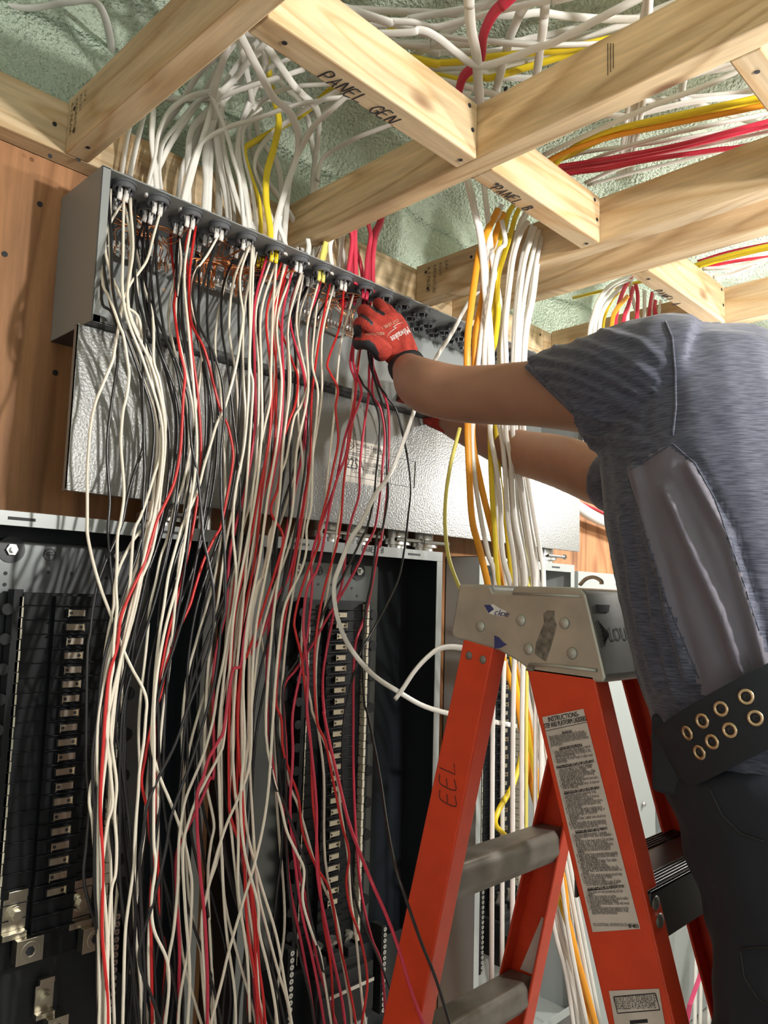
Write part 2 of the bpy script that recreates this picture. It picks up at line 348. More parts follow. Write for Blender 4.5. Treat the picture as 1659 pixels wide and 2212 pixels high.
t = thing('wall_plate', 'pine plate along the wall right of the joint, above the man\'s arm', 'plate', V(2.4, 1.16, ZB))
MB().box(1.757, 4.1, 1.142, 1.18, ZB, .742).build('board', M['wx2'], t, bevel=.0025)
for (px, py) in ((1167, 723), (1210, 727)):
    q = MB(); nail(q, P(px, py, Y=1.1415), (0, -1, 0), mi=0); q.build('nail', M['ink'], t)
w = bpy.data.objects['wall_back']
for i, (px, py) in enumerate(((86, 441), (119, 805), (10, 549))):
    c = P(px, py, Y=1.1797); q = MB(); q.ring(c, (0, -1, 0), .0006, .0042, .0012, 14); q.dome(c, (0, -1, 0), .003, .0008)
    o = q.build('wood_screw', M['ink']); tag(o, 'dark screw head in the plywood ' + ['near the top left of the grey box', 'beside the bottom of the grey box', 'at the left edge of the picture'][i], 'screw')
# ================================================================== GREY SPLITTER BOX
BX0, BX1, BY0, BY1, BZ0, BZ1 = .458, 1.80, 1.04, 1.18, .377, .608
box = thing('wiring_trough', 'long grey steel wiring box under the joists with its cover hanging open', 'electrical box', V(1.1, 1.11, BZ0))
q = MB(); q.box(BX0, BX0+.0018, BY0, BY1-.001, BZ0, BZ1); q.box(BX0, BX0+.013, BY0, BY0+.0018, BZ0, BZ1)
q.build('left_side', M['grey'], box, bevel=.0006)
q = MB(); q.box(BX1-.0018, BX1, BY0, BY1-.001, BZ0, BZ1); q.box(BX1-.013, BX1, BY0, BY0+.0018, BZ0, BZ1); q.build('right_side', M['grey'], box)
MB().box(BX0+.002, BX1-.002, BY1-.004, BY1-.001, BZ0, BZ1-.002).build('back_plate', M['greyin'], box)
MB().box(BX0+.0005, BX1, BY0, BY1-.001, BZ1-.002, BZ1).build('top_plate', M['grey'], box)
q = MB(); q.box(BX0+.0005, BX1, BY0, BY1-.001, BZ0-.001, BZ0+.001); q.box(BX0+.002, BX1, BY0, BY0+.002, BZ0, BZ0+.010); q.build('bottom_plate', M['darkedge'], box)
for px, py in ((355, 627), (717, 697)):
    c = P(px, py, Y=BY1-.0045); q = MB(); q.ring(c, (0, -1, 0), .0002, .004, .0003, 14); q.build('screw_hole', M['peach'] if px < 400 else M['ink'], box)
# connectors (grey snap-in rings) through the top plate
YR = (1.063, 1.099, 1.128)
CONN = []
for k in range(22):
    x = .505+.0557*k
    for r in range(3):
        if r == 0 or (r == 1) or (r == 2 and k % 2 == 1) or k > 12: CONN.append((x+random.uniform(-.003, .003), YR[r], k, r))
CONN = [c for c in CONN if not (c[2] in (13,) and c[3] == 0)]
for (x, y, k, r) in CONN:
    q = MB(); c = V(x, y, BZ1-.002); q.ring(c, (0, 0, -1), .0125, .0165, .010, 22); q.ring(c, (0, 0, -1), .012, .0185, .003, 22)
    q.ring(c+Vector((0, 0, .003)), (0, 0, 1), .0125, .0175, .004, 22)
    for j in range(5):
        a = 2*math.pi*j/5+k; q.tube([c+Vector((math.cos(a)*.0125, math.sin(a)*.0125, -.008)), c+Vector((math.cos(a)*.010, math.sin(a)*.010, -.017))], [.0022, .0012], 5)
    q.build('cable_connector', M['ring'], box, smooth='auto', clean=True)
for x, y in ((1.43, 1.062), (1.49, 1.062)):
    q = MB(); q.ring(V(x, y, BZ1-.0022), (0, 0, -1), .0002, .021, .0006, 26); q.build('knockout_blank', M['peach'], box)
# ground bars with screws on the back plate
for (x0, x1) in ((.49, .625), (.655, .80), (.90, 1.04)):
    q = MB(); q.box(x0, x1, 1.128, 1.14, .532, .542); q.box(x0-.004, x0+.002, 1.128, 1.176, .534, .539); q.box(x1-.002, x1+.004, 1.128, 1.176, .534, .539)
    gb = q.build('ground_bar', M['zinc'], box, bevel=.0006)
    n = int((x1-x0)/.0085)
    q = MB()
    for i in range(n):
        c = V(x0+.006+i*.0085, 1.128, .537); q.cyl(c, c+Vector((0, -.005, 0)), .0028, 8); q.cyl(c+Vector((0, -.004, 0)), c+Vector((0, -.0052, .006)), .0022, 8)
    o = q.build('screws', M['zinc'], gb, smooth='auto'); o['kind'] = 'stuff'
# hinged cover hanging below
CY = 1.064
cov = MB(); cov.box(.449, 1.81, CY, CY+.0015, .139, .375); cov.box(.449, 1.81, CY, CY+.012, .1375, .1392); cov.box(.449, .4505, CY, CY+.010, .139, .375); cov.box(.449, 1.81, CY-.0005, CY+.010, .374, .3755)
cov = cov.build('hanging_cover', M['hammer'], box)
q = MB()
rc = [P(x, y, Y=CY-.0004) for x, y in ((842, 985), (898, 998), (895, 1054), (838, 1044))]
q.tube(rc+[rc[0]], .0009, 6, flat=.5); q.build('embossed_rectangle', M['grey'], cov)
# rating label
a, b_, c_, d_ = [P(x, y, Y=CY-.0006) for x, y in ((747, 946), (829, 964), (828, 1054), (742, 1042))]
lx0, lx1, lz0, lz1 = a.x, b_.x, c_.z-ZC, a.z-ZC
q = MB(); q.box(lx0, lx1, CY-.0005, CY-.0001, lz0, lz1, 0)
lw, lh = lx1-lx0, lz1-lz0; X_ = Vector((1, 0, 0)); Z_ = Vector((0, 0, 1))
def LP(u, v): return V(lx0+lw*u, CY-.0006, lz1-lh*v)
def tline(u, v, t, s, al='LEFT', sx=.8, mi=1): q.text(t, LP(u, v), X_, Z_, s, mi, align=al, sx=sx)
tline(.28, .14, 'MONTREAL CANADA', .0085); tline(.28, .21, 'www.        .com', .0065); tline(.28, .27, 'www.        .com', .0065); tline(.70, .22, '10/2023', .014)
q.tube([LP(.12, .04), LP(.02, .15), LP(.12, .26), LP(.22, .15), LP(.12, .04)], .0008, 4, 1); tline(.12, .19, 'SA', .010, 'CENTER')
for v in (.30, .36, .60, .86): q.tube([LP(.0, v), LP(1, v)], .0004, 4, 1)
q.tube([LP(.48, .42), LP(.48, .80)], .0004, 4, 1); q.tube([LP(.66, .04), LP(.66, .30)], .0004, 4, 1)
tline(.02, .35, 'TYPE 1 ENCLOSURE', .006); tline(.03, .43, 'Main ampacity :', .006); tline(.03, .49, "L'amperage nominal", .006)
tline(.02, .68, '225A', .030, sx=.72); tline(.18, .77, 'CU.-AL.', .010)
tline(.5, .52, 'MAIN LUG', .006); tline(.5, .57, 'COSSE PRINCIPALE', .005); tline(.72, .54, '300MCM-6', .011); tline(.8, .60, 'CU/AL', .006)
tline(.5, .68, 'BRANCH LUG', .006); tline(.5, .73, 'COSSE SECONDAIRE', .005); tline(.72, .70, '6X250-14', .011); tline(.8, .76, 'CU/AL', .006)
q.build('rating_label', [M['paper'], M['ink']], cov)
q = MB(); q.cyl(V(.70, 1.11, .1), V(.70, 1.11, .377), .013); q.build('nipple', M['zinc'], box)
# nipples under the box feeding each panel
for i, xx in enumerate((.628, .975, 1.055, 1.17, 1.255, 1.73)):
    q = MB(); q.cyl(V(xx, 1.125, .10), V(xx, 1.125, .376), .027, 24); q.ring(V(xx, 1.125, .112), (0, 0, 1), .027, .036, .012, 24)
    q.cyl(V(xx-.03, 1.09, .122), V(xx+.04, 1.085, .122), .004, 8); q.dome(V(xx+.04, 1.085, .122), (1, 0, 0), .007, .006)
    o = q.build('conduit_nipple', M['zinc'], smooth='auto', clean=True)
    tag(o, 'silver conduit nipple joining the grey box to the ' + ['left breaker panel', 'middle breaker panel, leftmost of its four', 'middle breaker panel, second of its four', 'middle breaker panel, third of its four', 'middle breaker panel, rightmost of its four', 'right breaker panel'][i], 'conduit fitting')
# ================================================================== BREAKER PANELS
def panel(x0, x1, bx, label, zt, zb, tubm, ntab, flm, wall_m=None, main=True, tabz=-.033, rows=1):
    t = thing('breaker_panel', label, 'breaker panel', V((x0+x1)/2, 1.13, zb)); yf = 1.08; yb = 1.178
    q = MB(); q.box(x0, x1, yb-.0015, yb, zb, zt); q.box(x0, x0+.0015, yf, yb, zb, zt); q.box(x1-.0015, x1, yf, yb, zb, zt)
    q.box(x0, x1, yf, yb, zt-.0015, zt); q.box(x0, x1, yf, yb, zb, zb+.0015); q.build('tub', tubm, t)
    q = MB(); q.box(x0, x1, yf-.001, yf+.0008, zt-.020, zt); q.box(x0, x0+.018, yf-.001, yf+.0008, zb, zt-.02); q.box(x1-.018, x1, yf-.001, yf+.0008, zb, zt-.02)
    q.box(x0, x1, yf-.001, yf+.0008, zb, zb+.02); fl = q.build('front_flange', flm, t, bevel=.0004)
    for xx in (x0+.10, x1-.09):
        q = MB(); q.box(xx-.018, xx+.018, yf-.0018, yf-.0010, zt-.012, zt-.008); q.build('slot', M['ink'], fl)
    # pan
    px0, px1 = bx-.165, bx+.135
    px0 = max(px0, x0+.004); px1 = min(px1, x1-.004)
    q = MB(); q.box(px0, px1, 1.160, 1.163, zt-.19 if not main else zb+.05, zt-.035); pan = q.build('mounting_pan', M['pan'], t, bevel=.001)
    for xx in (bx-.085, bx+.075):
        c = V(xx, 1.1595, zt-.048); q = MB(); q.ring(c, (0, -1, 0), .008, .019, .0012, 28, 1); q.cyl(c, c+Vector((0, -.012, 0)), .0042, 10); q.cyl(c, c+Vector((0, -.006, 0)), .0085, 6)
        q.build('stud_bolt', [M['zinc'], M['tub']], pan, smooth='auto')
    for xx, zz in ((bx-.09, -.082), (bx-.09, -.098), (bx-.03, -.078), (bx+.005, -.078), (bx+.06, -.083), (bx+.075, -.098), (bx+.075, -.113)):
        q = MB(); q.ring(V(xx, 1.1597, zt+zz), (0, -1, 0), .0001, .0028, .0004, 12); q.build('hole', M['ink'], pan)
    c = V(bx-.03, 1.1594, zt-.052); q = MB(); q.ring(c, (0, -1, 0), .0082, .009, .0004, 24); q.box(bx-.037, bx-.023, 1.159, 1.1596, zt-.0525, zt-.0515); q.box(bx-.0305, bx-.0295, 1.159, 1.1596, zt-.060, zt-.052)
    q.box(bx-.0345, bx-.0255, 1.159, 1.1596, zt-.0495, zt-.0485); q.build('ground_symbol', M['ink'], pan)
    # bus block
    zt2 = tabz+.028; zb2 = tabz-.0204*ntab-.075
    q = MB(); q.box(bx-.075, bx+.078, 1.142, 1.160, zb2, zt2); q.box(bx-.028, bx+.030, 1.130, 1.142, zb2+.04, zt2-.004)
    q.box(bx-.088, bx-.075, 1.128, 1.150, zb2, zt2+.004); q.box(bx+.080, bx+.090, 1.130, 1.150, zb2, zt2-.002)
    z = tabz
    for i in range(ntab+3):
        zz = tabz+.0102-i*.0204
        q.box(bx-.070, bx-.030, 1.138, 1.143, zz-.0006, zz+.0006); q.box(bx+.032, bx+.076, 1.138, 1.143, zz-.0006, zz+.0006)
        q.box(bx-.030, bx+.032, 1.124, 1.131, zz-.0009, zz+.0009)
        if i % 2 == 0: q.cyl(V(bx-.095, 1.140, zz-.006), V(bx-.095, 1.126, zz-.006), .0085, 10)
        if i % 3 == 0: q.cyl(V(bx+.094, 1.150, zz-.01), V(bx+.094, 1.128, zz-.01), .0105, 10)
    bb = q.build('bus_block', M['black'], t, bevel=.0006)
    for sx in (-.0765, .0775):
        q = MB(); zz = zt2-.006; i = 0
        while zz > zb2+.01:
            q.box(bx+sx-.0028+(.0008 if i % 2 else 0), bx+sx+.0028+(.0008 if i % 2 else 0), 1.128, 1.146, zz-.0135, zz); zz -= .0150; i += 1
        q.build('neutral_strip', M['cream'], bb)
    for i in range(ntab):
        zz = tabz-.0204*i; s = 1 if i % 2 else -1; q = MB()
        q.box(bx-.013, bx+.013, 1.1215, 1.1245, zz-.0044, zz+.0044); q.box(bx-.013 if s < 0 else bx+.0118, bx-.0118 if s < 0 else bx+.013, 1.119, 1.1245, zz-.0058, zz+.0058)
        q.ring(V(bx+s*.008, 1.1214, zz), (0, -1, 0), .0008, .0022, .0006, 10, 1)
        q.box(bx-.0145, bx+.0145, 1.1246, 1.1252, zz-.0058, zz+.0058, 1)
        q.build('bus_tab', [M['tab'], M['black']], bb)
    return t, pan, zb2, bb
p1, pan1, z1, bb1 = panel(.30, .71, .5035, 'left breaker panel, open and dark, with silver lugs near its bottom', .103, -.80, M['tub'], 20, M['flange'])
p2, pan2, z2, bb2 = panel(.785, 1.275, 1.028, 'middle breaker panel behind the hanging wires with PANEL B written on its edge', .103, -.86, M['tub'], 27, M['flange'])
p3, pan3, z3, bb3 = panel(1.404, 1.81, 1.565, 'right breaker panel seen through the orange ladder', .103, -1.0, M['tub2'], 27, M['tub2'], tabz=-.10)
q = MB(); hand(q, 'PANEL B', P(782, 1191, Y=1.0786), X_, Z_, .011, adv=.8, r=.0006); q.build('handwriting', M['ink'], p2)
def lug(c, par, k=1.0, m='lug'):
    q = MB(); x, y, z = c
    q.box(x-.016*k, x+.016*k, y, y+.004, z-.012*k, z+.030*k); q.box(x-.018*k, x+.014*k, y-.012, y+.004, z-.020*k, z-.012*k)
    q.box(x-.002*k, x+.034*k, y-.022, y-.004, z-.052*k, z-.020*k); q.ring(V(x+.016*k, y-.0222, z-.036*k), (0, -1, 0), .007*k, .0125*k, .0008, 18)
    q.cyl(V(x+.016*k, y-.0215, z-.036*k), V(x+.016*k, y-.0225, z-.036*k), .0065*k, 6, 1); q.cyl(V(x, y, z+.010*k), V(x, y-.006, z+.010*k), .011*k, 14); q.cyl(V(x, y-.005, z+.010*k), V(x, y-.012, z+.010*k), .0075*k, 6)
    q.box(x-.010*k, x+.016*k, y-.002, y+.006, z+.030*k, z+.040*k)
    q.build('cable_lug', [M[m], M['ink']], par, bevel=.0006)
pt = P(30, 1990, Y=1.14)
lug((pt.x, 1.14, pt.z-ZC), p1)
pt = P(172, 1965, Y=1.14); lug((pt.x, 1.14, pt.z-ZC), p1, 1.05)
pt = P(95, 2165, Y=1.14); lug((pt.x, 1.14, pt.z-ZC), p1, .8)
c = P(108, 1987, Y=1.1595); q = MB(); q.cyl(c, c+Vector((0, -.004, 0)), .0065, 12); q.build('bolt', M['zinc'], pan1, smooth='auto')
MB().box(.36, .66, 1.156, 1.163, -.95, -.44).build('lower_pan', M['black2'], p1)
# neutral bars with round screws, lower right of the left panel
def termbar(x, z0, z1, par, y=1.10, k=1.0, name='neutral_bar'):
    q = MB(); q.box(x-.006*k, x+.006*k, y, y+.03, z0, z1); o = q.build(name, M['black2'], par)
    q = MB(); z = z1-.006
    while z > z0+.004:
        q.ring(V(x, y-.0005, z), (0, -1, 0), .0012, .0042*k, .003, 10); z -= .0105*k
    o2 = q.build('terminal_screws', M['zinc'], o, smooth='auto'); o2['kind'] = 'stuff'
pt = P(252, 1985, Y=1.10); termbar(pt.x, pt.z-ZC-.13, pt.z-ZC+.01, p1)
pt = P(290, 1955, Y=1.10); termbar(pt.x, pt.z-ZC-.10, pt.z-ZC+.02, p1)
# main breakers
def main_breaker(pnl, bx, zt, big):
    q = MB(); q.box(bx-.055, bx+.085, 1.085, 1.155, zt-.115, zt-.02); q.box(bx-.050, bx+.08, 1.078, 1.09, zt-.10, zt-.045); q.box(bx-.045, bx+.065, 1.095, 1.15, zt-.02, zt-.004)
    for i in range(3): q.box(bx-.045+.038*i, bx-.022+.038*i, 1.098, 1.14, zt-.006, zt+.012)
    mbk = q.build('main_breaker', M['black2'], pnl, bevel=.002)
    q = MB(); q.box(bx-.03, bx+.08, 1.0772, 1.0779, zt-.052, zt-.046); q.build('breaker_label', [M['paper'], M['ink']], mbk)
    for i in range(3):
        q = MB(); c = V(bx-.035+.038*i, 1.12, zt+.008); q.cyl(c, c+Vector((.004, -.006, .018)), .0065, 12); q.cyl(c+Vector((.004, -.006, .018)), c+Vector((.005, -.008, .024)), .0095, 8); q.build('bolt', M['zinc'], mbk, smooth='auto')
    q = MB(); q.ring(V(bx+.05, 1.083, zt-.135), (0, -1, 0), .006, .013, .004, 18); q.box(bx+.035, bx+.075, 1.087, 1.12, zt-.15, zt-.118); q.build('mounting_foot', M['tub2'], mbk, smooth='auto')
    return mbk
main_breaker(p2, 1.02, -.655, 1)
MB().box(.90, 1.22, 1.12, 1.16, -.86, -.66).build('lower_bracket', M['tub'], p2)
pt = P(628, 2090, Y=1.10); termbar(pt.x, pt.z-ZC-.16, pt.z-ZC+.03, p2, k=1.1)
pt = P(828, 2070, Y=1.10); termbar(pt.x, pt.z-ZC-.10, pt.z-ZC+.06, p2)
main_breaker(p3, 1.575, -.70, 1)
MB().box(1.47, 1.70, 1.12, 1.17, -.93, -.80).build('lower_bracket', M['tub2'], p3, bevel=.004)
pt = P(1041, 1950, Y=1.10); termbar(pt.x, pt.z-ZC-.15, pt.z-ZC+.06, p3)
# closed cabinet right of the panels
cb = thing('closed_cabinet', 'pale grey closed cabinet on the lit plywood at the right', 'cabinet', V(2.03, 1.13, -1.0))
MB().box(1.822, 2.255, 1.075, 1.178, -1.24, .088).build('cabinet_box', M['tub2'], cb, bevel=.002)
q = MB(); c = V(1.99, 1.0745, -.01)
for r in (.055, .042, .028): q.ring(c, (0, -1, 0), r-.0015, r, .0012, 32)
q.build('embossed_knockout', M['tub2'], cb, smooth='auto')
q = MB(); q.box(2.255, 2.308, 1.10, 1.178, -1.24, -.05); q.build('side_rail', M['tub2'], cb)
d2 = thing('cabinet_door', 'pale grey cabinet door standing at the right end of the wall', 'door', V(2.5, 1.13, -1.1))
q = MB(); q.box(2.31, 2.95, 1.07, 1.178, -1.24, .05); q.build('door_leaf', M['tub2'], d2, bevel=.002)
q = MB(); c = P(1391, 1737, Y=1.069); q.dome(c, (0, -1, 0), .008, .006); q.build('screw', M['zinc'], d2, smooth='auto')
c = P(1443, 1740, Y=1.068); x, z = c.x, c.z-ZC; q = MB(); q.box(x-.03, x+.10, 1.064, 1.069, z-.05, z+.09, 0); q.ring(c+Vector((0, -.006, 0)), (0, -1, 0), .006, .011, .001, 16, 1); q.build('latch_plate', [M['black2'], M['white']], d2)
# ================================================================== STEP LADDER
XL, LW = .80, .25
ld = thing('step_ladder', 'orange fibreglass stepladder with a scuffed grey metal top in front of the panels', 'ladder', V(XL+LW/2, .5, -1.25))
def LX(px, py): return P(px, py, X=XL)
out = [LX(*p) for p in ((991, 1261), (1059, 1263), (1066, 1279), (1104, 1281), (1109, 1266), (1225, 1268), (1256, 1271), (1266, 1283), (1309, 1463), (1304, 1475), (1281, 1474), (1149, 1455), (1122, 1432), (1076, 1405), (980, 1379), (973, 1366))]
q = MB(); q.prism(out, (LW, 0, 0)); top = q.build('ladder_top', M['alu'], ld, clean=True, bevel=.006)
N1, N2 = LX(1266, 1283), LX(1309, 1463)
fn = (N2-N1).cross(Vector((1, 0, 0))).normalized()
if fn.y > 0: fn = -fn
def OP(px, py, p0, n, off=0):
    d = Vector(ray(px, py)); c = Vector((0, 0, ZC)); s = (p0-c).dot(n)/d.dot(n); return c+d*s+n*off
up = (N1-N2).normalized()
q = MB(); q.text('LOUISVILLE', OP(1319, 1385, N1, fn, .0003), (1, 0, 0), up, .023, thick=0, sx=.95)
for k in range(5):
    q.tube([OP(1291+2.5*k, 1341+7*k, N1, fn, .0003), OP(1313, 1368+3*k, N1, fn, .0007), OP(1305-1.5*k, 1396-6*k, N1, fn, .0007)], .0006, 4)
q.build('printed_logo', M['ink'], top)
q = MB(); c = OP(1302, 1314, N1, fn, .0003); q.prism([OP(x, y, N1, fn, .0003) for x, y in ((1286, 1306), (1317, 1307), (1314, 1323), (1288, 1322))], fn*.0003); q.build('slot', M['ink'], top)
q = MB(); lip = [LX(x, y)+Vector((-.002, 0, 0)) for x, y in ((1145, 1436), (1200, 1438), (1290, 1448))]; q.tube(lip, .002, 8); q.tube([LX(1110, 1282)+Vector((-.0005, 0, 0)), LX(1255, 1288)+Vector((-.0005, 0, 0))], .0016, 8); q.build('pressed_lip', M['alu'], top, smooth=True)
for x, y in ((265, 462), (528, 422), (812, 440), (577, 610), (862, 637)):
    c = LX(950+x/3.016, 1200+y/3.016); q = MB(); q.dome(c, (-1, 0, 0), .0073, .0035); q.build('rivet', M['alu'], top, smooth=True)
q = MB(); q.prism([LX(950+x/3.016, 1200+y/3.016)+Vector((-.0004, 0, 0)) for x, y in ((290, 322), (350, 318), (395, 345), (435, 362), (415, 400), (370, 392), (315, 375))], (-.0002, 0, 0))
q.text('ck', LX(950+352/3.016, 1200+385/3.016)+Vector((-.0007, 0, 0)), (0, -1, -.15), (0, -.5, .9), .013, 1); q.text('oe', LX(950+395/3.016, 1200+392/3.016)+Vector((-.0007, 0, 0)), (0, -1, -.1), (0, -.5, .9), .012, 1)
q.prism([LX(950+x/3.016, 1200+y/3.016)+Vector((-.0006, 0, 0)) for x, y in ((290, 322), (332, 320), (355, 350), (320, 376))], (-.0001, 0, 0), 1)
q.build('torn_sticker', [M['white'], M['blue']], top)
q = MB(); q.prism([LX(950+x/3.016, 1200+y/3.016)+Vector((-.0004, 0, 0)) for x, y in ((357, 520), (385, 532), (415, 565), (438, 580), (400, 600), (357, 608))], (-.0002, 0, 0)); q.build('torn_sticker', M['blue'], top)
M['grime'] = mat('grime', (.17, .145, .12), .75, var=(180, .5))
q = MB(); pts = [(675, 380), (700, 358), (748, 360), (745, 410), (762, 450), (745, 520), (722, 600), (690, 690), (655, 668), (618, 640), (628, 570), (655, 500), (680, 440)]
q.prism([LX(950+x/3.016, 1200+y/3.016)+Vector((-.0003, 0, 0)) for x, y in pts], (-.0001, 0, 0)); q.build('glue_stain', M['grime'], top)
q = MB(); q.prism([LX(950+x/3.016, 1200+y/3.016)+Vector((-.0003, 0, 0)) for x, y in ((575, 712), (630, 700), (612, 755), (560, 750))], (-.0001, 0, 0)); q.build('glue_stain', M['grime'], top)
def ext(a, b, z=0.0):
    s = (z-a.z)/(b.z-a.z); return a+(b-a)*s
def rail(a0, a1, b0, b1, x, sgn, name):
    """a = +Y edge top/bottom pixels, b = -Y edge, on X plane; channel opening toward sgn"""
    A0, B0 = P(*a0, X=XL), P(*b0, X=XL); A1, B1 = ext(A0, P(*a1, X=XL), .03), ext(B0, P(*b1, X=XL), .03)
    dx = Vector((x-XL, 0, 0)); tp = .05
    sh = Vector((0, 0, 0))
    q = MB(); w = .0045
    def slab(p, q_, r, s_, off): k = [p, q_, r, s_]; o = Vector(off); n = [v+o for v in k]; q.add(k+n, [(0, 1, 2, 3), (7, 6, 5, 4), (0, 4, 5, 1), (1, 5, 6, 2), (2, 6, 7, 3), (3, 7, 4, 0)])
    A0, B0, A1, B1 = A0+dx, B0+dx, A1+dx+sh, B1+dx+sh
    slab(A0, B0, B1, A1, (w*sgn, 0, 0))
    slab(B0, B0+Vector((0, w, 0)), B1+Vector((0, w, 0)), B1, (.030*sgn, 0, 0)); slab(A0, A0-Vector((0, w, 0)), A1-Vector((0, w, 0)), A1, (.030*sgn, 0, 0))
    return q.build(name, M['orange'], ld, clean=True, bevel=.0022), (A0, A1, B0, B1)
fr, FR = rail((1136, 1440), (1313, 2212), (1283, 1460), (1458, 2212), XL, 1, 'front_rail')
ff, FF = rail((1136, 1440), (1313, 2212), (1283, 1460), (1458, 2212), XL+LW, -1, 'front_rail')
rr_, RR = rail((1001, 1380), (824, 2212), (1066, 1400), (905, 2212), XL, 1, 'rear_rail')
rf, RF = rail((1001, 1380), (824, 2212), (1066, 1400), (905, 2212), XL+LW+.05, -1, 'rear_rail')
for r_ in (fr, ff, rr_, rf): pass
for e, nm in ((FR, 0), (FF, 0), (RR, 1), (RF, 1)):
    c = (e[1]+e[3])/2; q = MB(); s = 1 if e[0].x < .9 else -1
    q.box(min(c.x-.006*s, c.x+.034*s), max(c.x-.006*s, c.x+.034*s), c.y-.05, c.y+.05, -1.25, -1.19); q.build('rubber_foot', M['black2'], ld, bevel=.004)
def at_z(e, z, edge):   # point on rail edge (0: +Y edge, 2: -Y edge) at height z (absolute)
    a, b = e[edge], e[edge+1]; return a+(b-a)*((z-a.z)/(b.z-a.z))
# rear braces
for (px, py, ph) in ((999, 1873, 100), (975, 2285, 100)):
    c = P(px, py, X=XL+.03); z1 = c.z; z0 = z1-.050
    for i in range(6 if py > 2000 else 1):
        if i > 3: break
        zz1, zz0 = z1-i*.24, z0-i*.24
        if zz0 < .1: break
        yA = at_z(RR, zz0, 2).y; q = MB(); xa, xb = XL+.006, XL+LW+.044
        sec = [(yA+.002, zz1), (yA-.004, zz1-.010), (yA-.004, zz0+.016), (yA+.008, zz0), (yA+.045, zz0+.002), (yA+.045, zz1-.002)]
        q.prism([Vector((xa, y_, z_)) for y_, z_ in sec], (xb-xa, 0, 0)); q.build('rear_brace', M['alu2'], ld, clean=True, bevel=.003)
# steps
_f = P(1424, 1914, X=XL+.03); z = _f.z; _dy = _f.y
for k in range(4):
    zz = z-k*.27
    if zz < .1: break
    yf = at_z(FR, zz, 2).y-at_z(FR, z, 2).y+_dy; yb_ = yf+.088; q = MB()
    q.box(XL+.006, XL+LW-.006, yf-.002, yb_, zz-ZC-.003, zz-ZC); q.box(XL+.006, XL+LW-.006, yf-.002, yf+.002, zz-ZC-.055, zz-ZC); q.box(XL+.006, XL+LW-.006, yb_-.003, yb_, zz-ZC-.03, zz-ZC)
    n = 5
    for j in range(n): q.box(XL+.006, XL+LW-.006, yf+.004+j*.0045, yf+.006+j*.0045, zz-ZC, zz-ZC+.002); q.box(XL+.006, XL+LW-.006, yb_-.004-j*.0045, yb_-.002-j*.0045, zz-ZC, zz-ZC+.002)
    q.build('step', M['step'], ld, bevel=.0008)
for (px, py) in ((1013, 1416), (1043, 1425)):
    q = MB(); q.dome(LX(px, py), (-1, 0, 0), .0055, .0025); q.build('rivet', M['alu2'], rr_, smooth=True)
for (px, py) in ((1427, 1957), (1438, 1996)):
    c = at_z(FR, P(px, py, X=XL+.015).z, 2)+Vector((.017, 0, 0)); q = MB(); q.dome(c, (0, -1, 0), .0085, .003); q.build('rivet', M['alu2'], fr, smooth=True)
q = MB(); hand(q, 'EEL', LX(985, 1742)+Vector((-.0006, 0, 0)), (0, .04, 1), (0, 1, 0), .026, adv=.75, r=.0006, jit=.02); q.build('handwriting', M['ink'], rr_)
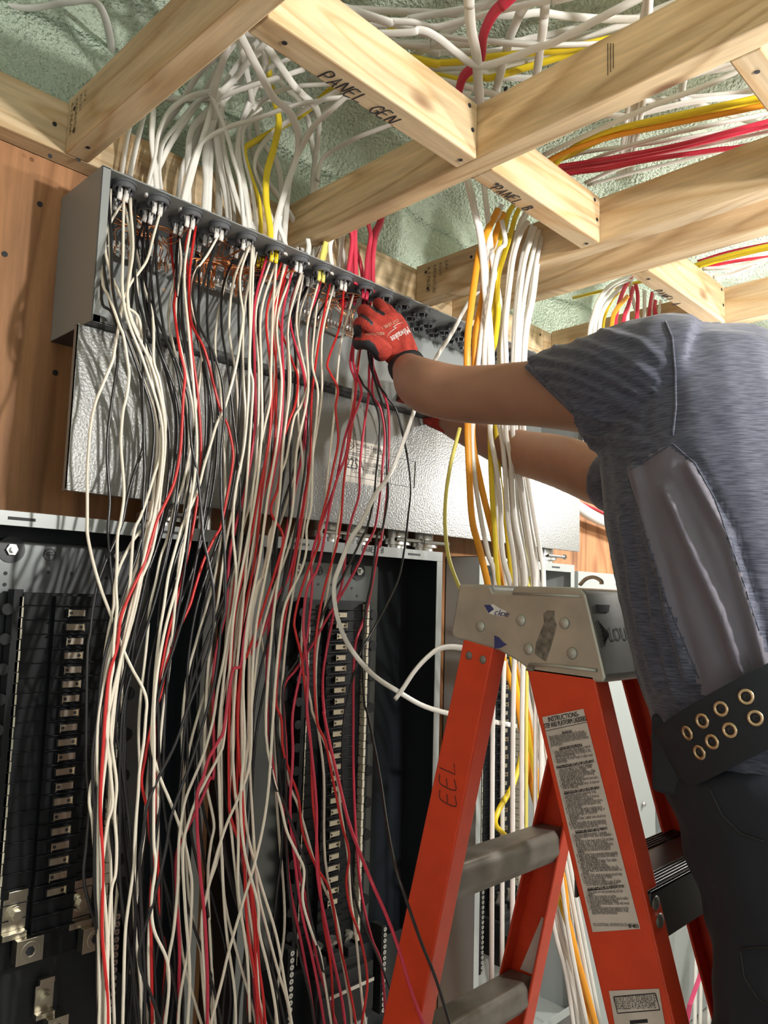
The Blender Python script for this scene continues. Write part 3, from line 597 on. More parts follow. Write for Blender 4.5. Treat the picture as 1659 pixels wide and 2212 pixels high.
# instruction labels
def rail_label(quad, name, fill):
    a, b, c, d = [LX(*p)+Vector((-.0006, 0, 0)) for p in quad]
    q = MB(); q.prism([a, b, c, d], (-.0002, 0, 0), 0)
    Wd = (b-a).length; Ht = (d-a).length; xd = (b-a).normalized()
    def pt(u, v): return a+(b-a)*u*(1-v)+(c-d)*u*v+(d-a)*v+Vector((-.0003, 0, 0))
    fill(q, pt, xd, Wd, Ht); return q.build(name, [M['paper2'], M['ink'], M['paper2']], fr)
def fill1(q, pt, xd, Wd, Ht):
    ydv = Vector((0, -xd.z, xd.y)); ydv = ydv if ydv.z > 0 else -ydv
    vdir = (pt(0, 0)-pt(0, 1)).normalized()
    def line(v, t, s, bold=False, u=.06, al='LEFT', mi=1, sx=.8):
        q.text(t, pt(u, v), xd, vdir, s, mi, align=al, sx=sx)
        if bold: q.text(t, pt(u, v)+xd*.0003, xd, vdir, s, mi, align=al, sx=sx)
    def head(v, t):
        a, b, c, d = pt(.5-.017*len(t), v-.010), pt(.5+.017*len(t), v-.010), pt(.5+.017*len(t), v+.003), pt(.5-.017*len(t), v+.003); q.prism([a, b, c, d], (-.0001, 0, 0), 1)
        q.text(t, pt(.5, v)+Vector((-.0004, 0, 0)), xd, vdir, .0052, 2, align='CENTER', sx=.72)
    line(.030, 'INSTRUCTIONS-', .0080, True, .5, 'CENTER', sx=.72); line(.058, 'STEP AND PLATFORM LADDERS', .0080, True, .5, 'CENTER', sx=.50)
    q.prism([pt(0, .068), pt(1, .064), pt(1, .067), pt(0, .071)], (-.0001, 0, 0), 1)
    body = [('WARNING', ['Metal ladders conduct electricity. Do not use', 'where contact may be made with live electrical', 'circuits. Failure to read and follow instructions', 'on the use of this product could result in serious', 'personal injury.']),
            ('PROPER SELECTION', ['1. Select ladder of proper duty rating to support', '   combined weight of user and materials.', '   Ladders are available with duty ratings of 200,', '   225, 250, 300 and 375 lbs.', '2. Select ladders of proper length to safely reach', '   desired height.']),
            ('INSPECTION BEFORE EACH USE', ['1. Inspect thoroughly for missing or damaged', '   components. Never use a damaged ladder', '   and never make temporary repairs.', '2. Inspect thoroughly for loose fasteners. Make', '   sure all working parts are in good working', '   order. Lubricate if necessary.', '3. Clean ladder of all foreign material (wet paint,', '   mud, snow, grease, oil, etc.).', '4. Destroy ladder if damaged, worn, or exposed', '   to fire or chemicals.']),
            ('CONSIDER BEFORE EACH USE', ['1. Metal ladders conduct electricity. Keep', '   away from electrical circuits.', '2. Consult manufacturer for use in chemical', '   or others corrosive environments.', '3. Use a ladder only as outlined in instructions.', '   Ladders are designed for one person only.', '4. Do not overload.', '5. Do not use in high winds or during storm.', '6. Do not use in poor health, if taking drugs or', '   alcoholic beverages, or if physically', '   handicapped.', '7. Keep shoes clean. Leather soles should not', '   be worn.', '8. Never leave ladder set up and unattended.', '9. Pay close attention to what you are doing.', '10. Use restraint at your own risk.']),
            ('PROPER SET-UP AND USE', ['1. Use help in setting up ladder, if possible.', '2. Make sure ladder is fully open and spreaders', '   locked.', '3. Set all feet on firm level surface. Do not place', '   on uneven, loose, or slippery surfaces.', '   Place ladder where access is not obstructed.', '   Do not place in front of unlocked doors.', '   Ladders are not intended to be used on', '   scaffolds.', '4. Secure ladder from movement where possible.', '5. Make sure spreaders are locked and ladder is', '   stable before climbing.', '6. Climb only front side of ladder. Face ladder', '   when climbing. Maintain a firm', '   grip. Use both hands in climbing.', '7. Keep body centered between side rails. Do', '   not over reach. Get down and move ladder as', '   needed.', '8. Do not climb, stand or sit above second step', '   from top or on backside of ladder.', '9. Do not use top as a step.', '10. Avoid pushing or pulling to side of ladder.', '    Do not walk or jog ladder while on it.']),
            ('PROPER CARE AND STORAGE', ['1. Hang ladder on racks at intervals of 6\' for', '   support.', '2. Never store materials on ladder.', '3. Never drop or apply an impact load to ladder.', '4. Securely support ladder in transit.', '5. Never paint a wood ladder. Treat with wood', '   preservative.', '6. Protect wood ladder from exposure to the', '   elements, but allow good ventilation. Keep', '   away from heat and moisture.'])]
    v = .092
    tot = sum(len(b)+2.2 for _, b in body); st = (.955-v)/(tot+1.5)
    for hd_, ls in body:
        head(v+st*.4, hd_); v += st*1.5
        for l in ls: line(v+st*.2, l, .0050, False, .05, mi=1, sx=.52); v += st
        v += st*.7
    line(.975, 'FOR ADDITIONAL INFORMATION SEE ANSI A14.1', .0045, False, .05, sx=.54); line(.993, 'BF-4013', .0050, True, .78, sx=.7)
rail_label(((1172, 1549), (1261, 1531), (1384, 2006), (1281, 2013)), 'instruction_label', fill1)
def fill2(q, pt, xd, Wd, Ht):
    vdir = (pt(0, 0)-pt(0, 1)).normalized()
    for a, b in (((.08, .08), (.92, .06)), ((.92, .06), (.95, .28)), ((.95, .28), (.10, .30)), ((.10, .30), (.08, .08))): q.tube([pt(*a), pt(*b)], .0005, 4, 1)
    q.text('INSTRUCTIONS- ESCABEAUX ET', pt(.5, .16), xd, vdir, .0085, 1, align='CENTER', sx=.42); q.text('\u00c9CHELLES \u00c0 PLATE-FORME', pt(.5, .25), xd, vdir, .0085, 1, align='CENTER', sx=.46)
    q.prism([pt(.32, .40), pt(.68, .39), pt(.68, .44), pt(.32, .45)], (-.0001, 0, 0), 1)
    for k in range(12): q.text('Les echelles en metal conduisent le courant electrique', pt(.06, .52+.04*k), xd, vdir, .0048, 1, sx=.46)
rail_label(((1316, 2140), (1424, 2135), (1452, 2300), (1345, 2305)), 'instruction_label', fill2)
# small torn label on the far rear rail
e = RF; q = MB(); zc = P(1148, 2052, X=XL+LW+.046).z; a0 = at_z(e, zc+.055, 0); b0 = at_z(e, zc+.055, 2); a1 = at_z(e, zc-.035, 0); b1_ = at_z(e, zc-.035, 2)
off = Vector((-.0050, 0, 0)); q.prism([a0*.35+b0*.65+off, a0*.1+b0*.9+off, a1*.1+b1_*.9+off, a1*.65+b1_*.35+off], (-.0002, 0, 0)); q.build('worn_label', M['paper2'], rf)
# scrap on the ladder top
pc = LX(1250, 1266)+Vector((.02, 0, .002))
q = MB(); q.tube(smooth_path([pc+Vector((0, .010, 0)), pc+Vector((0, .002, .007)), pc+Vector((0, -.008, .009)), pc+Vector((0, -.017, .005)), pc+Vector((0, -.018, .001))], 5), .0035, 10, flat=.6)
o = q.build('sheath_scrap', M['peach'], smooth=True); tag(o, 'curled tan scrap of cable sheath lying on the ladder top', 'scrap')
# ================================================================== PERSON
def fuse(mb, vox, it=6, disp=None, name='t'):
    me = bpy.data.meshes.new(name); me.from_pydata([tuple(v) for v in mb.v], [], mb.f)
    bm = bmesh.new(); bm.from_mesh(me); bmesh.ops.recalc_face_normals(bm, faces=bm.faces); bm.to_mesh(me); bm.free()
    ob = bpy.data.objects.new(name, me); COL.objects.link(ob)
    r = ob.modifiers.new('r', 'REMESH'); r.mode = 'VOXEL'; r.voxel_size = vox
    s = ob.modifiers.new('s', 'SMOOTH'); s.iterations = it; s.factor = .6
    bpy.context.view_layer.update()
    out = bpy.data.meshes.new_from_object(ob.evaluated_get(bpy.context.evaluated_depsgraph_get()))
    bpy.data.objects.remove(ob); bpy.data.meshes.remove(me)
    if disp:
        nr = [v.normal.copy() for v in out.vertices]
        for v, nn in zip(out.vertices, nr): v.co += nn*disp(v.co, nn)
    return out
def link_mesh(me, name, mats, parent, midx=None):
    off = parent_world(parent)
    for v in me.vertices: v.co -= off
    me.materials.clear()
    for mm in mats: me.materials.append(mm)
    if midx:
        for p in me.polygons: p.material_index = midx(p.center+off, p.normal)
    me.polygons.foreach_set('use_smooth', [True]*len(me.polygons))
    o = bpy.data.objects.new(name, me); COL.objects.link(o); o.parent = parent; return o
def seg_d(px, py, poly):
    best = 1e9
    for (x0, y0), (x1, y1) in zip(poly, poly[1:]):
        dx, dy = x1-x0, y1-y0; t = max(0, min(1, ((px-x0)*dx+(py-y0)*dy)/(dx*dx+dy*dy))); best = min(best, math.hypot(px-x0-t*dx, py-y0-t*dy))
    return best
def inpoly(x, y, p):
    c = False; j = len(p)-1
    for i in range(len(p)):
        if (p[i][1] > y) != (p[j][1] > y) and x < (p[j][0]-p[i][0])*(y-p[i][1])/(p[j][1]-p[i][1])+p[i][0]: c = not c
        j = i
    return c
man = thing('person', 'person in a heathered grey shirt with one orange-red gloved hand reaching into the wiring box', 'person', V(.92, .22, -1.25))
SX = Vector((1, 0, 0))
def torso(g, k=0.0):
    g.tube(smooth_path([V(.915, .20, -.34), V(.905, .235, -.24), V(.90, .285, -.11), V(.90, .32, .03), V(.935, .355, .17), V(.965, .375, .25), V(.985, .385, .315)], 4),
           None or [a+k for a in np.interp(np.linspace(0, 6, 25), range(7), [.150, .158, .152, .160, .165, .150, .085])], 24, flat=.83, side=SX)
    g.tube([P(1440, 846, D=.95), P(1560, 862, D=1.0), P(1690, 905, D=1.04), P(1750, 960, D=1.12)], [.080+k, .092+k, .095+k, .08+k], 20)
    g.tube([P(1440, 850, D=.95), P(1490, 960, D=.93), P(1520, 1080, D=.93)], [.075+k, .075+k, .06+k], 18)
near_arm = [(1440, 845, .95, .062), (1350, 846, .97, .058), (1250, 848, 1.01, .052), (1150, 850, 1.06, .0455), (1050, 853, 1.11, .0435), (985, 850, 1.14, .0425), (930, 838, 1.17, .0435), (905, 825, 1.22, .041), (893, 812, 1.29, .036), (884, 800, 1.36, .031), (876, 789, 1.41, .029)]
far_arm = [(1470, 1010, 1.22, .055), (1390, 1045, 1.24, .048), (1310, 1040, 1.28, .043), (1240, 1008, 1.34, .047), (1190, 992, 1.39, .046), (1120, 975, 1.46, .042), (1050, 950, 1.51, .034), (1000, 928, 1.55, .029), (965, 905, 1.58, .03)]
body = MB(); torso(body, -.014)
for arm in (near_arm, far_arm):
    pts = smooth_path([P(a, b, D=c) for a, b, c, _ in arm], 4); rs = list(np.interp(np.linspace(0, len(arm)-1, len(pts)), range(len(arm)), [a[3] for a in arm])); body.tube(pts, rs, 20)
hc = P(1530, 885, D=1.21)
body.tube([P(1600, 900, D=1.06), P(1560, 885, D=1.13), hc+Vector((0, 0, -.03))], [.06, .055, .055], 16)
fd = Vector((.1, 1, .25)).normalized(); sd = fd.cross(Vector((0, 0, 1))).normalized(); ud = sd.cross(fd)
body.ball(hc, .074, .092, .104); body.ball(hc+fd*.035-ud*.055, .05, .05, .05)
body.ball(hc+fd*.098-ud*.015, .012, .016, .02); body.ball(hc+fd*.085-ud*.058, .026, .012, .010)
for s in (-1, 1):
    body.ball(hc+sd*s*.077-ud*.01, .010, .018, .030); body.ball(hc+fd*.082+sd*s*.03+ud*.018, .018, .01, .008)
for s, x in ((-1, .845), (1, 1.02)):
    body.tube([V(x, .22, -.30), V(x-.01*(s < 0), .235, -.55), V(x, .215, -.78), V(x, .20, -1.0), V(x, .185, -1.17)], [.082, .075, .058, .055, .04], 18)
    body.tube([V(x, .18, -1.18), V(x, .22, -1.215), V(x, .32, -1.225)], [.04, .036, .026], 14)
# far hand (behind the cables and the near arm): palm and five fingers
def fingers(g, base, d, side, pn, k=1.0):
    for i, (o_, L_) in enumerate(((-1.5, .062), (-.5, .072), (.5, .070), (1.5, .055))):
        b0 = base+side*(.019*o_*k); g.tube(smooth_path([b0, b0+d*L_*.45+pn*.004, b0+d*L_*.75+pn*.016, b0+d*L_*.95+pn*.032], 3), [.0092*k]*9+[.007*k], 10)
fw = P(965, 905, D=1.58); fdv = (P(930, 880, D=1.62)-P(1000, 928, D=1.55)).normalized(); fs_ = fdv.cross(Vector((.6, .8, 0))).normalized(); pn = Vector((.6, .8, 0))
g2 = MB(); g2.tube([fw-fdv*.03, fw+fdv*.02, fw+fdv*.07, fw+fdv*.09], [.03, .038, .042, .036], 16, flat=.4, side=fs_)
fingers(g2, fw+fdv*.088, fdv, fs_, pn); g2.tube([fw+fdv*.02-fs_*.03, fw+fdv*.05-fs_*.052, fw+fdv*.078-fs_*.056+pn*.01], [.014, .012, .009], 10)
bme = fuse(body, .0075, 8)
link_mesh(bme, 'body', [M['skin']], man)
link_mesh(fuse(g2, .003, 3), 'glove', [M['glove'], M['coat']], man, lambda c, n: 1 if n.dot(pn) > 0 else 0)
# hair cap
g = MB(); g.ball(hc+ud*.018-fd*.012, .079, .092, .098); link_mesh(fuse(g, .006, 3), 'hair', [M['hair']], man)
# shirt
g = MB(); torso(g)
sl = [(1470, 850, .95, .09), (1425, 843, .95, .088), (1370, 845, .965, .085), (1310, 846, .985, .077), (1255, 843, 1.01, .066), (1200, 840, 1.03, .054), (1172, 836, 1.045, .050)]
g.tube([P(a, b, D=c) for a, b, c, _ in sl], [a[3] for a in sl], 24)
g.tube([P(1440, 900, D=.96), P(1350, 930, D=1.0), P(1300, 925, D=1.03), P(1262, 895, D=1.03)], [.075, .05, .034, .02], 18)
sl2 = [(1480, 1000, 1.22, .07), (1400, 1040, 1.23, .062), (1345, 1040, 1.25, .056), (1322, 1035, 1.27, .052)]
g.tube([P(a, b, D=c) for a, b, c, _ in sl2], [a[3] for a in sl2], 20)
folds = [([(1125, 770), (1200, 782), (1288, 803), (1395, 858)], 7, .006), ([(1160, 800), (1211, 806), (1303, 840), (1389, 883)], 7, .007), ([(1190, 832), (1220, 834), (1334, 870), (1385, 900)], 7, .006),
         ([(1251, 738), (1334, 765), (1420, 825)], 8, .005), ([(1200, 752), (1270, 762), (1350, 800), (1420, 850)], 7, .005), ([(1262, 930), (1320, 945), (1400, 960)], 8, .006), ([(1280, 965), (1340, 985), (1400, 985)], 7, .005),
         ([(1300, 715), (1380, 735), (1430, 780)], 8, .004), ([(1230, 870), (1300, 905), (1380, 925)], 7, .005),
         ([(1440, 1060), (1500, 1200), (1560, 1330), (1600, 1450)], 12, .009), ([(1490, 1010), (1570, 1160), (1620, 1320), (1660, 1480)], 10, .008), ([(1370, 1010), (1400, 1150), (1450, 1330), (1490, 1470)], 10, .008),
         ([(1345, 1120), (1370, 1300), (1420, 1480)], 8, .008), ([(1400, 1250), (1430, 1400), (1470, 1510)], 7, .006)]
campos = Vector((0, 0, ZC)); campos0 = campos
def sdisp(co, n):
    if n.dot(co-campos) > .05: return noise.noise(co*14)*.004
    px, py = proj(co); d = noise.noise(co*16)*.003+noise.noise(Vector((co.x*7, co.y*40, co.z*40)))*.0012
    for poly, sg, A in folds:
        t = seg_d(px, py, poly)
        A *= .6 if px < 1440 else .8
        if t < 4*sg: d += A*math.exp(-(t/sg)**2)-A*.35*math.exp(-((t-2*sg)/sg)**2)
    return d
sme = fuse(g, .0048, 5, sdisp)
# sleeve opening cut on a slant
r1, r2 = Vector(ray(1106, 768)), Vector(ray(1256, 915)); cn = r1.cross(r2).normalized()
if cn.dot(Vector(ray(1100, 900))) < 0: cn = -cn
c0_ = P(1180, 838, D=1.04)
bm = bmesh.new(); bm.from_mesh(sme)
gm0 = [f for f in bm.faces if (f.calc_center_median()-c0_).length < .15]
gm0 = list({e for f in gm0 for e in f.edges} | {v for f in gm0 for v in f.verts})+gm0
bmesh.ops.bisect_plane(bm, geom=gm0, plane_co=campos0, plane_no=cn, dist=1e-6)
fs = [f for f in bm.faces if (f.calc_center_median()-campos0).dot(cn) > 0 and (f.calc_center_median()-c0_).length < .13]
bmesh.ops.delete(bm, geom=fs, context='FACES'); bm.to_mesh(sme); bm.free()
panel_poly = [(1440, 958), (1500, 1000), (1545, 1080), (1600, 1240), (1645, 1380), (1690, 1500), (1600, 1560), (1520, 1500), (1440, 1300), (1385, 1120), (1352, 1020), (1400, 990)]
shirt = link_mesh(sme, 'shirt', [M['shirt'], M['mesh']], man, lambda c, n: 1 if (n.dot(c-campos) < 0 and inpoly(*proj(c), panel_poly)) else 0)
pb0 = [(1532, 1700), (1560, 1760), (1600, 1800), (1659, 1820)], [(1600, 2050), (1650, 2046), (1700, 2050)], [(1600, 2050), (1608, 2110), (1640, 2160), (1700, 2190)]
def bvh_of(o):
    off = parent_world(o.parent)+o.location; me = o.data
    return BVHTree.FromPolygons([v.co+off for v in me.vertices], [tuple(p.vertices) for p in me.polygons])
def snap(bv, px, py, off=.001):
    d = Vector(ray(px, py)).normalized(); h, n, i, t = bv.ray_cast(campos, d)
    if h is None: return None, None
    if n.dot(d) > 0: n = -n
    return h+n*off, n
sb = bvh_of(shirt)
def seam(poly, name, r, m, par):
    pts = []
    for (x0, y0), (x1, y1) in zip(poly, poly[1:]):
        for k in range(8):
            h, n = snap(sb, x0+(x1-x0)*k/8, y0+(y1-y0)*k/8, .0002)
            if h and (not pts or (h-pts[-1]).length < .05): pts.append(h)
    if len(pts) > 2: q = MB(); q.tube(pts, r, 6); q.build(name, m, par, smooth=True)
seam([(1438, 696), (1452, 730), (1458, 800), (1460, 880), (1452, 950)], 'shoulder_seam', .0016, M['shirt'], shirt)
seam([(1452, 958), (1500, 1000), (1545, 1080), (1600, 1240), (1645, 1380)], 'panel_seam', .0008, M['shirt'], shirt)
seam([(1452, 958), (1400, 992), (1352, 1020)], 'panel_seam', .0008, M['shirt'], shirt)
seam([(1352, 1020), (1385, 1120), (1440, 1300), (1520, 1490)], 'panel_seam', .0008, M['shirt'], shirt)
seam([(1122, 772), (1152, 800), (1182, 830), (1212, 860), (1240, 888)], 'sleeve_hem', .0022, M['shirt'], shirt)
# trousers
g = MB(); g.tube([V(.905, .275, -.14), V(.91, .225, -.27), V(.915, .205, -.36)], [.160, .170, .165], 24, flat=.85, side=SX)
for s, x in ((-1, .845), (1, 1.02)):
    g.tube([V(x, .225, -.28), V(x-.01*(s < 0), .24, -.52), V(x, .222, -.78), V(x, .205, -1.0), V(x, .19, -1.20)], [.108, .100, .080, .072, .068], 20)
def pd(co, n): return noise.noise(Vector((co.x*12, co.y*12, co.z*20)))*.010
tr = link_mesh(fuse(g, .007, 5, pd), 'trousers', [M['pants']], man)
for x in (.845, 1.02):
    g = MB(); g.tube(smooth_path([V(x, .15, -1.19), V(x, .20, -1.20), V(x, .27, -1.212), V(x, .335, -1.222)], 3), [.048]*4+[.046]*3+[.04, .036, .03], 16); g.tube([V(x, .17, -1.21), V(x, .18, -1.12)], [.055, .05], 16)
    link_mesh(fuse(g, .006, 3), 'boot', [M['boot']], man)
tb = bvh_of(tr)
for pl in pb0:
    pts = []
    for (x0, y0), (x1, y1) in zip(pl, pl[1:]):
        for k in range(8):
            h, n_ = snap(tb, x0+(x1-x0)*k/8, y0+(y1-y0)*k/8, .0005)
            if h: pts.append(h)
    if len(pts) > 3: q = MB(); q.tube(pts, .0012, 6); q.build('pocket_seam', M['black2'], tr, smooth=True)
# belt: slanting band, eyelets
q = MB(); pts = []; n = 48; bu = Vector((0, .50, .86))
for i in range(n):
    a = 2*math.pi*i/n; y = .262+.128*math.sin(a); x = .90+.172*math.cos(a); pts.append(Vector((x, y, ZC-.083-.65*(y-.245))))
vs = []
for p in pts:
    o_ = Vector((p.x-.90, (p.y-.262)*1.3, 0)).normalized()*.004
    vs += [p-bu*.031, p-bu*.031+o_, p+bu*.031+o_, p+bu*.031]
q.add(vs, [(4*i+k, 4*((i+1) % n)+k, 4*((i+1) % n)+(k+1) % 4, 4*i+(k+1) % 4) for i in range(n) for k in range(4)])
belt = q.build('tool_belt', M['belt'], man, smooth='auto', clean=True)
bb_ = bvh_of(belt)
for px, py in ((1612, 1505), (1558, 1531), (1518, 1557), (1486, 1583), (1632, 1551), (1577, 1577), (1539, 1602), (1512, 1625)):
    h, nn = snap(bb_, px, py, .0005)
    if h: q = MB(); q.tube([h+(basis(nn)[0]*math.cos(a)+basis(nn)[1]*math.sin(a))*.0056 for a in np.linspace(0, 2*math.pi, 20)], .0017, 8, cap=False); q.ring(h-nn*.0003, nn, .0001, .0045, .0003, 14, 1); q.build('eyelet', [M['brass'], M['ink']], belt, smooth=True)
g = MB(); c = P(1475, 1655, D=.86); g.box(c.x-.012, c.x+.10, c.y-.02, c.y+.03, c.z-ZC-.03, c.z-ZC+.05); link_mesh(fuse(g, .005, 6), 'tool_pouch', [M['belt']], man)
# ------------------------------------------------------------------ near glove
def G(x, y, Y): return P(740+x/6.38, 620+y/6.38, Y=Y)
wid = (G(820, 420, .99)-G(420, 800, .99)).normalized()
g = MB()
g.tube(smooth_path([G(900, 1130, .955), G(850, 1000, .965), G(760, 840, .975), G(640, 640, .985), G(545, 500, .99), G(500, 440, 1.0)], 4), list(np.interp(np.linspace(0, 5, 21), range(6), [.033, .034, .040, .0455, .045, .034])), 22, flat=.52, side=wid)
def fg(pts, rs): p = smooth_path([G(*a) for a in pts], 4); g.tube(p, list(np.interp(np.linspace(0, len(rs)-1, len(p)), range(len(rs)), rs)), 14); g.ball(p[-1], rs[-1])
fg([(740, 470, .995), (640, 330, 1.01), (600, 290, 1.04), (600, 300, 1.065)], [.0125, .0105, .0100, .009])       # little finger
fg([(640, 460, .985), (570, 340, .99), (505, 235, 1.015), (480, 230, 1.05)], [.0135, .0125, .0115, .010])          # ring
fg([(520, 520, .985), (410, 400, .99), (300, 325, 1.01), (270, 335, 1.045)], [.0140, .0130, .0120, .0105])        # middle
fg([(440, 600, .985), (330, 520, .985), (245, 500, 1.00), (225, 570, 1.03), (235, 640, 1.045)], [.0138, .013, .0122, .0115, .0105])   # index
fg([(560, 900, .975), (440, 790, .965), (330, 750, .970), (225, 775, .99)], [.020, .0175, .0145, .0125])           # thumb
def gm(c, n):
    x, y = proj(c); x = (x-740)*6.38; y = (y-620)*6.38
    if n.dot(c-campos) > .12: return 1
    if seg_d(x, y, [(395, 262), (470, 318), (560, 372)]) < 24 or seg_d(x, y, [(262, 385), (330, 430), (405, 498)]) < 22: return 1
    return 1 if inpoly(x, y, [(120, 720), (260, 735), (380, 735), (450, 800), (490, 900), (520, 1050), (560, 1180), (400, 1100), (150, 950)]) or (x < 262 and 520 < y < 700) else 0
gl = link_mesh(fuse(g, .0028, 2), 'glove', [M['glove'], M['coat']], man, gm)
gb_ = bvh_of(gl)
def decal(bv, body_, o, xd, h, mi_mat, par, name, sx=1.0):
    xd = np.array(xd, float)/np.hypot(*xd); ydp = np.array([xd[1], -xd[0]])
    q0 = MB().text(body_, (0, 0, 0), (1, 0, 0), (0, 1, 0), 1.0, 0, 0); q = MB(); vs = []
    for v in q0.v:
        p = np.array(o)+xd*v.x*h*sx+ydp*v.y*h; hh, nn = snap(bv, p[0], p[1], .0007)
        if hh is None: return
        vs.append(hh)
    q.add(vs, q0.f); q.build(name, mi_mat, par)
decal(gb_, 'Milwaukee', (740+890/6.38, 620+545/6.38), (-.82, .50), 22, M['white'], gl, 'printed_word', .47)
decal(gb_, 'REDLITHIUM', (740+575/6.38, 620+620/6.38), (-.93, .05), 9, M['peach'], gl, 'printed_word', .8)
decal(gb_, 'CUT LEVEL 1', (740+760/6.38, 620+440/6.38), (-.80, .40), 9, M['peach'], gl, 'printed_word', .8)
q = MB(); za = [snap(gb_, 740+x/6.38, 620+y/6.38, .0008)[0] for x, y in ((835, 485), (740, 515), (690, 560), (735, 560), (650, 625), (605, 690))]
if all(za): q.tube(za, [.0004, .0016, .0020, .0016, .0014, .0004], 6, flat=.4); q.build('lightning_mark', M['white'], gl)
# cuff
q = MB(); a, b_ = G(960, 1010, .957), G(860, 990, .963)
cd = (G(760, 840, .975)-G(905, 1140, .95)).normalized()
c0 = P(881, 795, D=1.385); q.tube([c0-cd*.014, c0-cd*.005, c0+cd*.006, c0+cd*.014], [.0355, .0375, .0375, .036], 24, flat=.92); q.build('glove_cuff', M['coat'], gl, smooth=True)
# ================================================================== SHEATHED CABLES
def crop(ox, oy, s): return lambda pts: [(ox+x/s, oy+y/s) for x, y in pts]
CM = {'w': 'c_w', 'y': 'c_y', 'l': 'c_ly', 'o': 'c_o', 'r': 'c_r'}
CN = {'w': 'white', 'y': 'yellow', 'l': 'lemon yellow', 'o': 'orange', 'r': 'crimson red'}
def cable(col, pts3, r, label, group, flat=.55, side=None, name='sheathed_cable'):
    q = MB(); q.tube(smooth_path(pts3, 6), r, 12, flat=flat, side=side)
    o = q.build(name, M[CM[col]], smooth=True); tag(o, label, 'cable', group); return o
def cav(px, py, Y, zc):
    p = P(px, py, Y=Y)
    if p.z-ZC > zc: p = P(px, py, Z=zc)
    return p
c1 = crop(280, 100, 3.456)
GEN = [('w', [(1100, 130), (900, 290), (650, 335), (450, 375), (300, 480), (220, 640), (185, 830), (130, 1060)]), ('w', [(1250, 180), (1000, 300), (700, 350), (520, 400), (380, 560), (250, 720), (215, 900), (228, 1090)]),
 ('w', [(760, 10), (640, 200), (540, 380), (400, 580), (310, 720), (240, 860), (150, 1070)]), ('w', [(1450, 285), (1150, 320), (980, 420), (850, 560), (805, 720), (800, 900), (855, 1100), (885, 1330)]),
 ('w', [(1620, 380), (1400, 410), (1200, 450), (950, 540), (750, 600), (560, 700), (470, 850), (390, 1150)]), ('w', [(950, 60), (800, 280), (700, 400), (550, 520), (460, 640), (435, 850), (440, 1185)]),
 ('w', [(700, 100), (640, 300), (620, 500), (655, 700), (668, 1000), (665, 1270)]), ('w', [(760, 200), (690, 450), (690, 700), (730, 900), (800, 1150), (865, 1330)]),
 ('w', [(980, 400), (890, 560), (920, 800), (1020, 1000), (1130, 1150), (1240, 1360)]), ('w', [(900, 330), (930, 520), (980, 700), (1090, 850), (1130, 1050), (1130, 1350)]),
 ('w', [(1000, 250), (1080, 390), (1200, 500), (1260, 680), (1240, 850), (1170, 1050), (1090, 1340)]), ('w', [(1180, 230), (1280, 350), (1400, 480), (1405, 700), (1375, 930), (1360, 1200)]),
 ('w', [(1120, 260), (1240, 370), (1320, 500), (1365, 750), (1385, 900), (1390, 1200)]), ('y', [(1560, 260), (1490, 330), (1300, 500), (1100, 620), (920, 720), (862, 780), (900, 950), (965, 1150), (980, 1350)]),
 ('y', [(1060, 300), (1085, 420), (1115, 560), (1080, 750), (1025, 950), (1020, 1150), (1050, 1370)]), ('w', [(170, 300), (175, 480), (165, 700), (190, 900), (205, 1080)]),
 ('w', [(160, 380), (105, 530), (60, 700), (25, 850), (0, 990)]), ('w', [(640, 90), (500, 230), (380, 430), (250, 600), (200, 760), (175, 1075)]), ('w', [(60, 400), (10, 560), (-30, 750), (-60, 960)]),
 ('w', [(640, 500), (590, 700), (565, 850), (575, 1000), (560, 1225)]), ('w', [(720, 560), (620, 760), (600, 1000), (590, 1235)]), ('w', [(900, 100), (780, 250), (640, 400), (560, 640), (510, 800), (410, 1170)]),
 ('w', [(1010, 30), (1010, 150), (930, 330), (860, 520), (810, 700), (830, 900), (870, 1100), (900, 1340)]), ('w', [(720, 640), (780, 860), (820, 1000), (850, 1310)]), ('w', [(850, 620), (860, 850), (910, 1050), (945, 1340)]),
 ('w', [(1800, 640), (1640, 710), (1500, 790), (1430, 860), (1400, 1000)]), ('w', [(680, 900), (720, 1100), (740, 1280)]), ('w', [(730, 950), (770, 1150), (785, 1290)]), ('w', [(690, 380), (560, 560), (470, 760), (400, 900), (355, 1150)]),
 ('w', [(1380, 430), (1180, 560), (1000, 720), (930, 900), (1000, 1100), (1075, 1350)]), ('w', [(1500, 480), (1380, 590), (1280, 760), (1200, 950), (1160, 1350)])]
rg = random.Random(3)
for i, (col, pts) in enumerate(GEN):
    Yb = rg.choice((1.066, 1.098, 1.125)); zc = .80+rg.uniform(0, .16)
    p3 = [cav(x, y, Yb, zc) for x, y in c1(pts)]
    if i != 24 and i != 23 and i < 19 or i > 20: d0 = (p3[0]-p3[1]).normalized(); p3.insert(0, p3[0]+Vector((d0.x*.25+.05, d0.y*.12-.02, .04)))
    xe = p3[-1].x; p3[-1] = P(*c1(pts)[-1], Y=Yb); xe = p3[-1].x+(p3[-1].x-p3[-2].x)*.1
    if i not in (25,): p3.append(V(xe, Yb, .603))
    cable(col, p3, .0062 if col == 'w' else .0068, ('white sheathed cable dropping from the GEN bay into the grey box' if col == 'w' else ['', 'yellow sheathed cable with an S bend entering the grey box, ' + ('sweeping in from the right' if i == 13 else 'rising straight beside the other')][1]),
          'white cables entering the grey box from the GEN bay' if col == 'w' else None, side=Vector((rg.uniform(.4, 1), rg.uniform(-.6, .6), .2)))
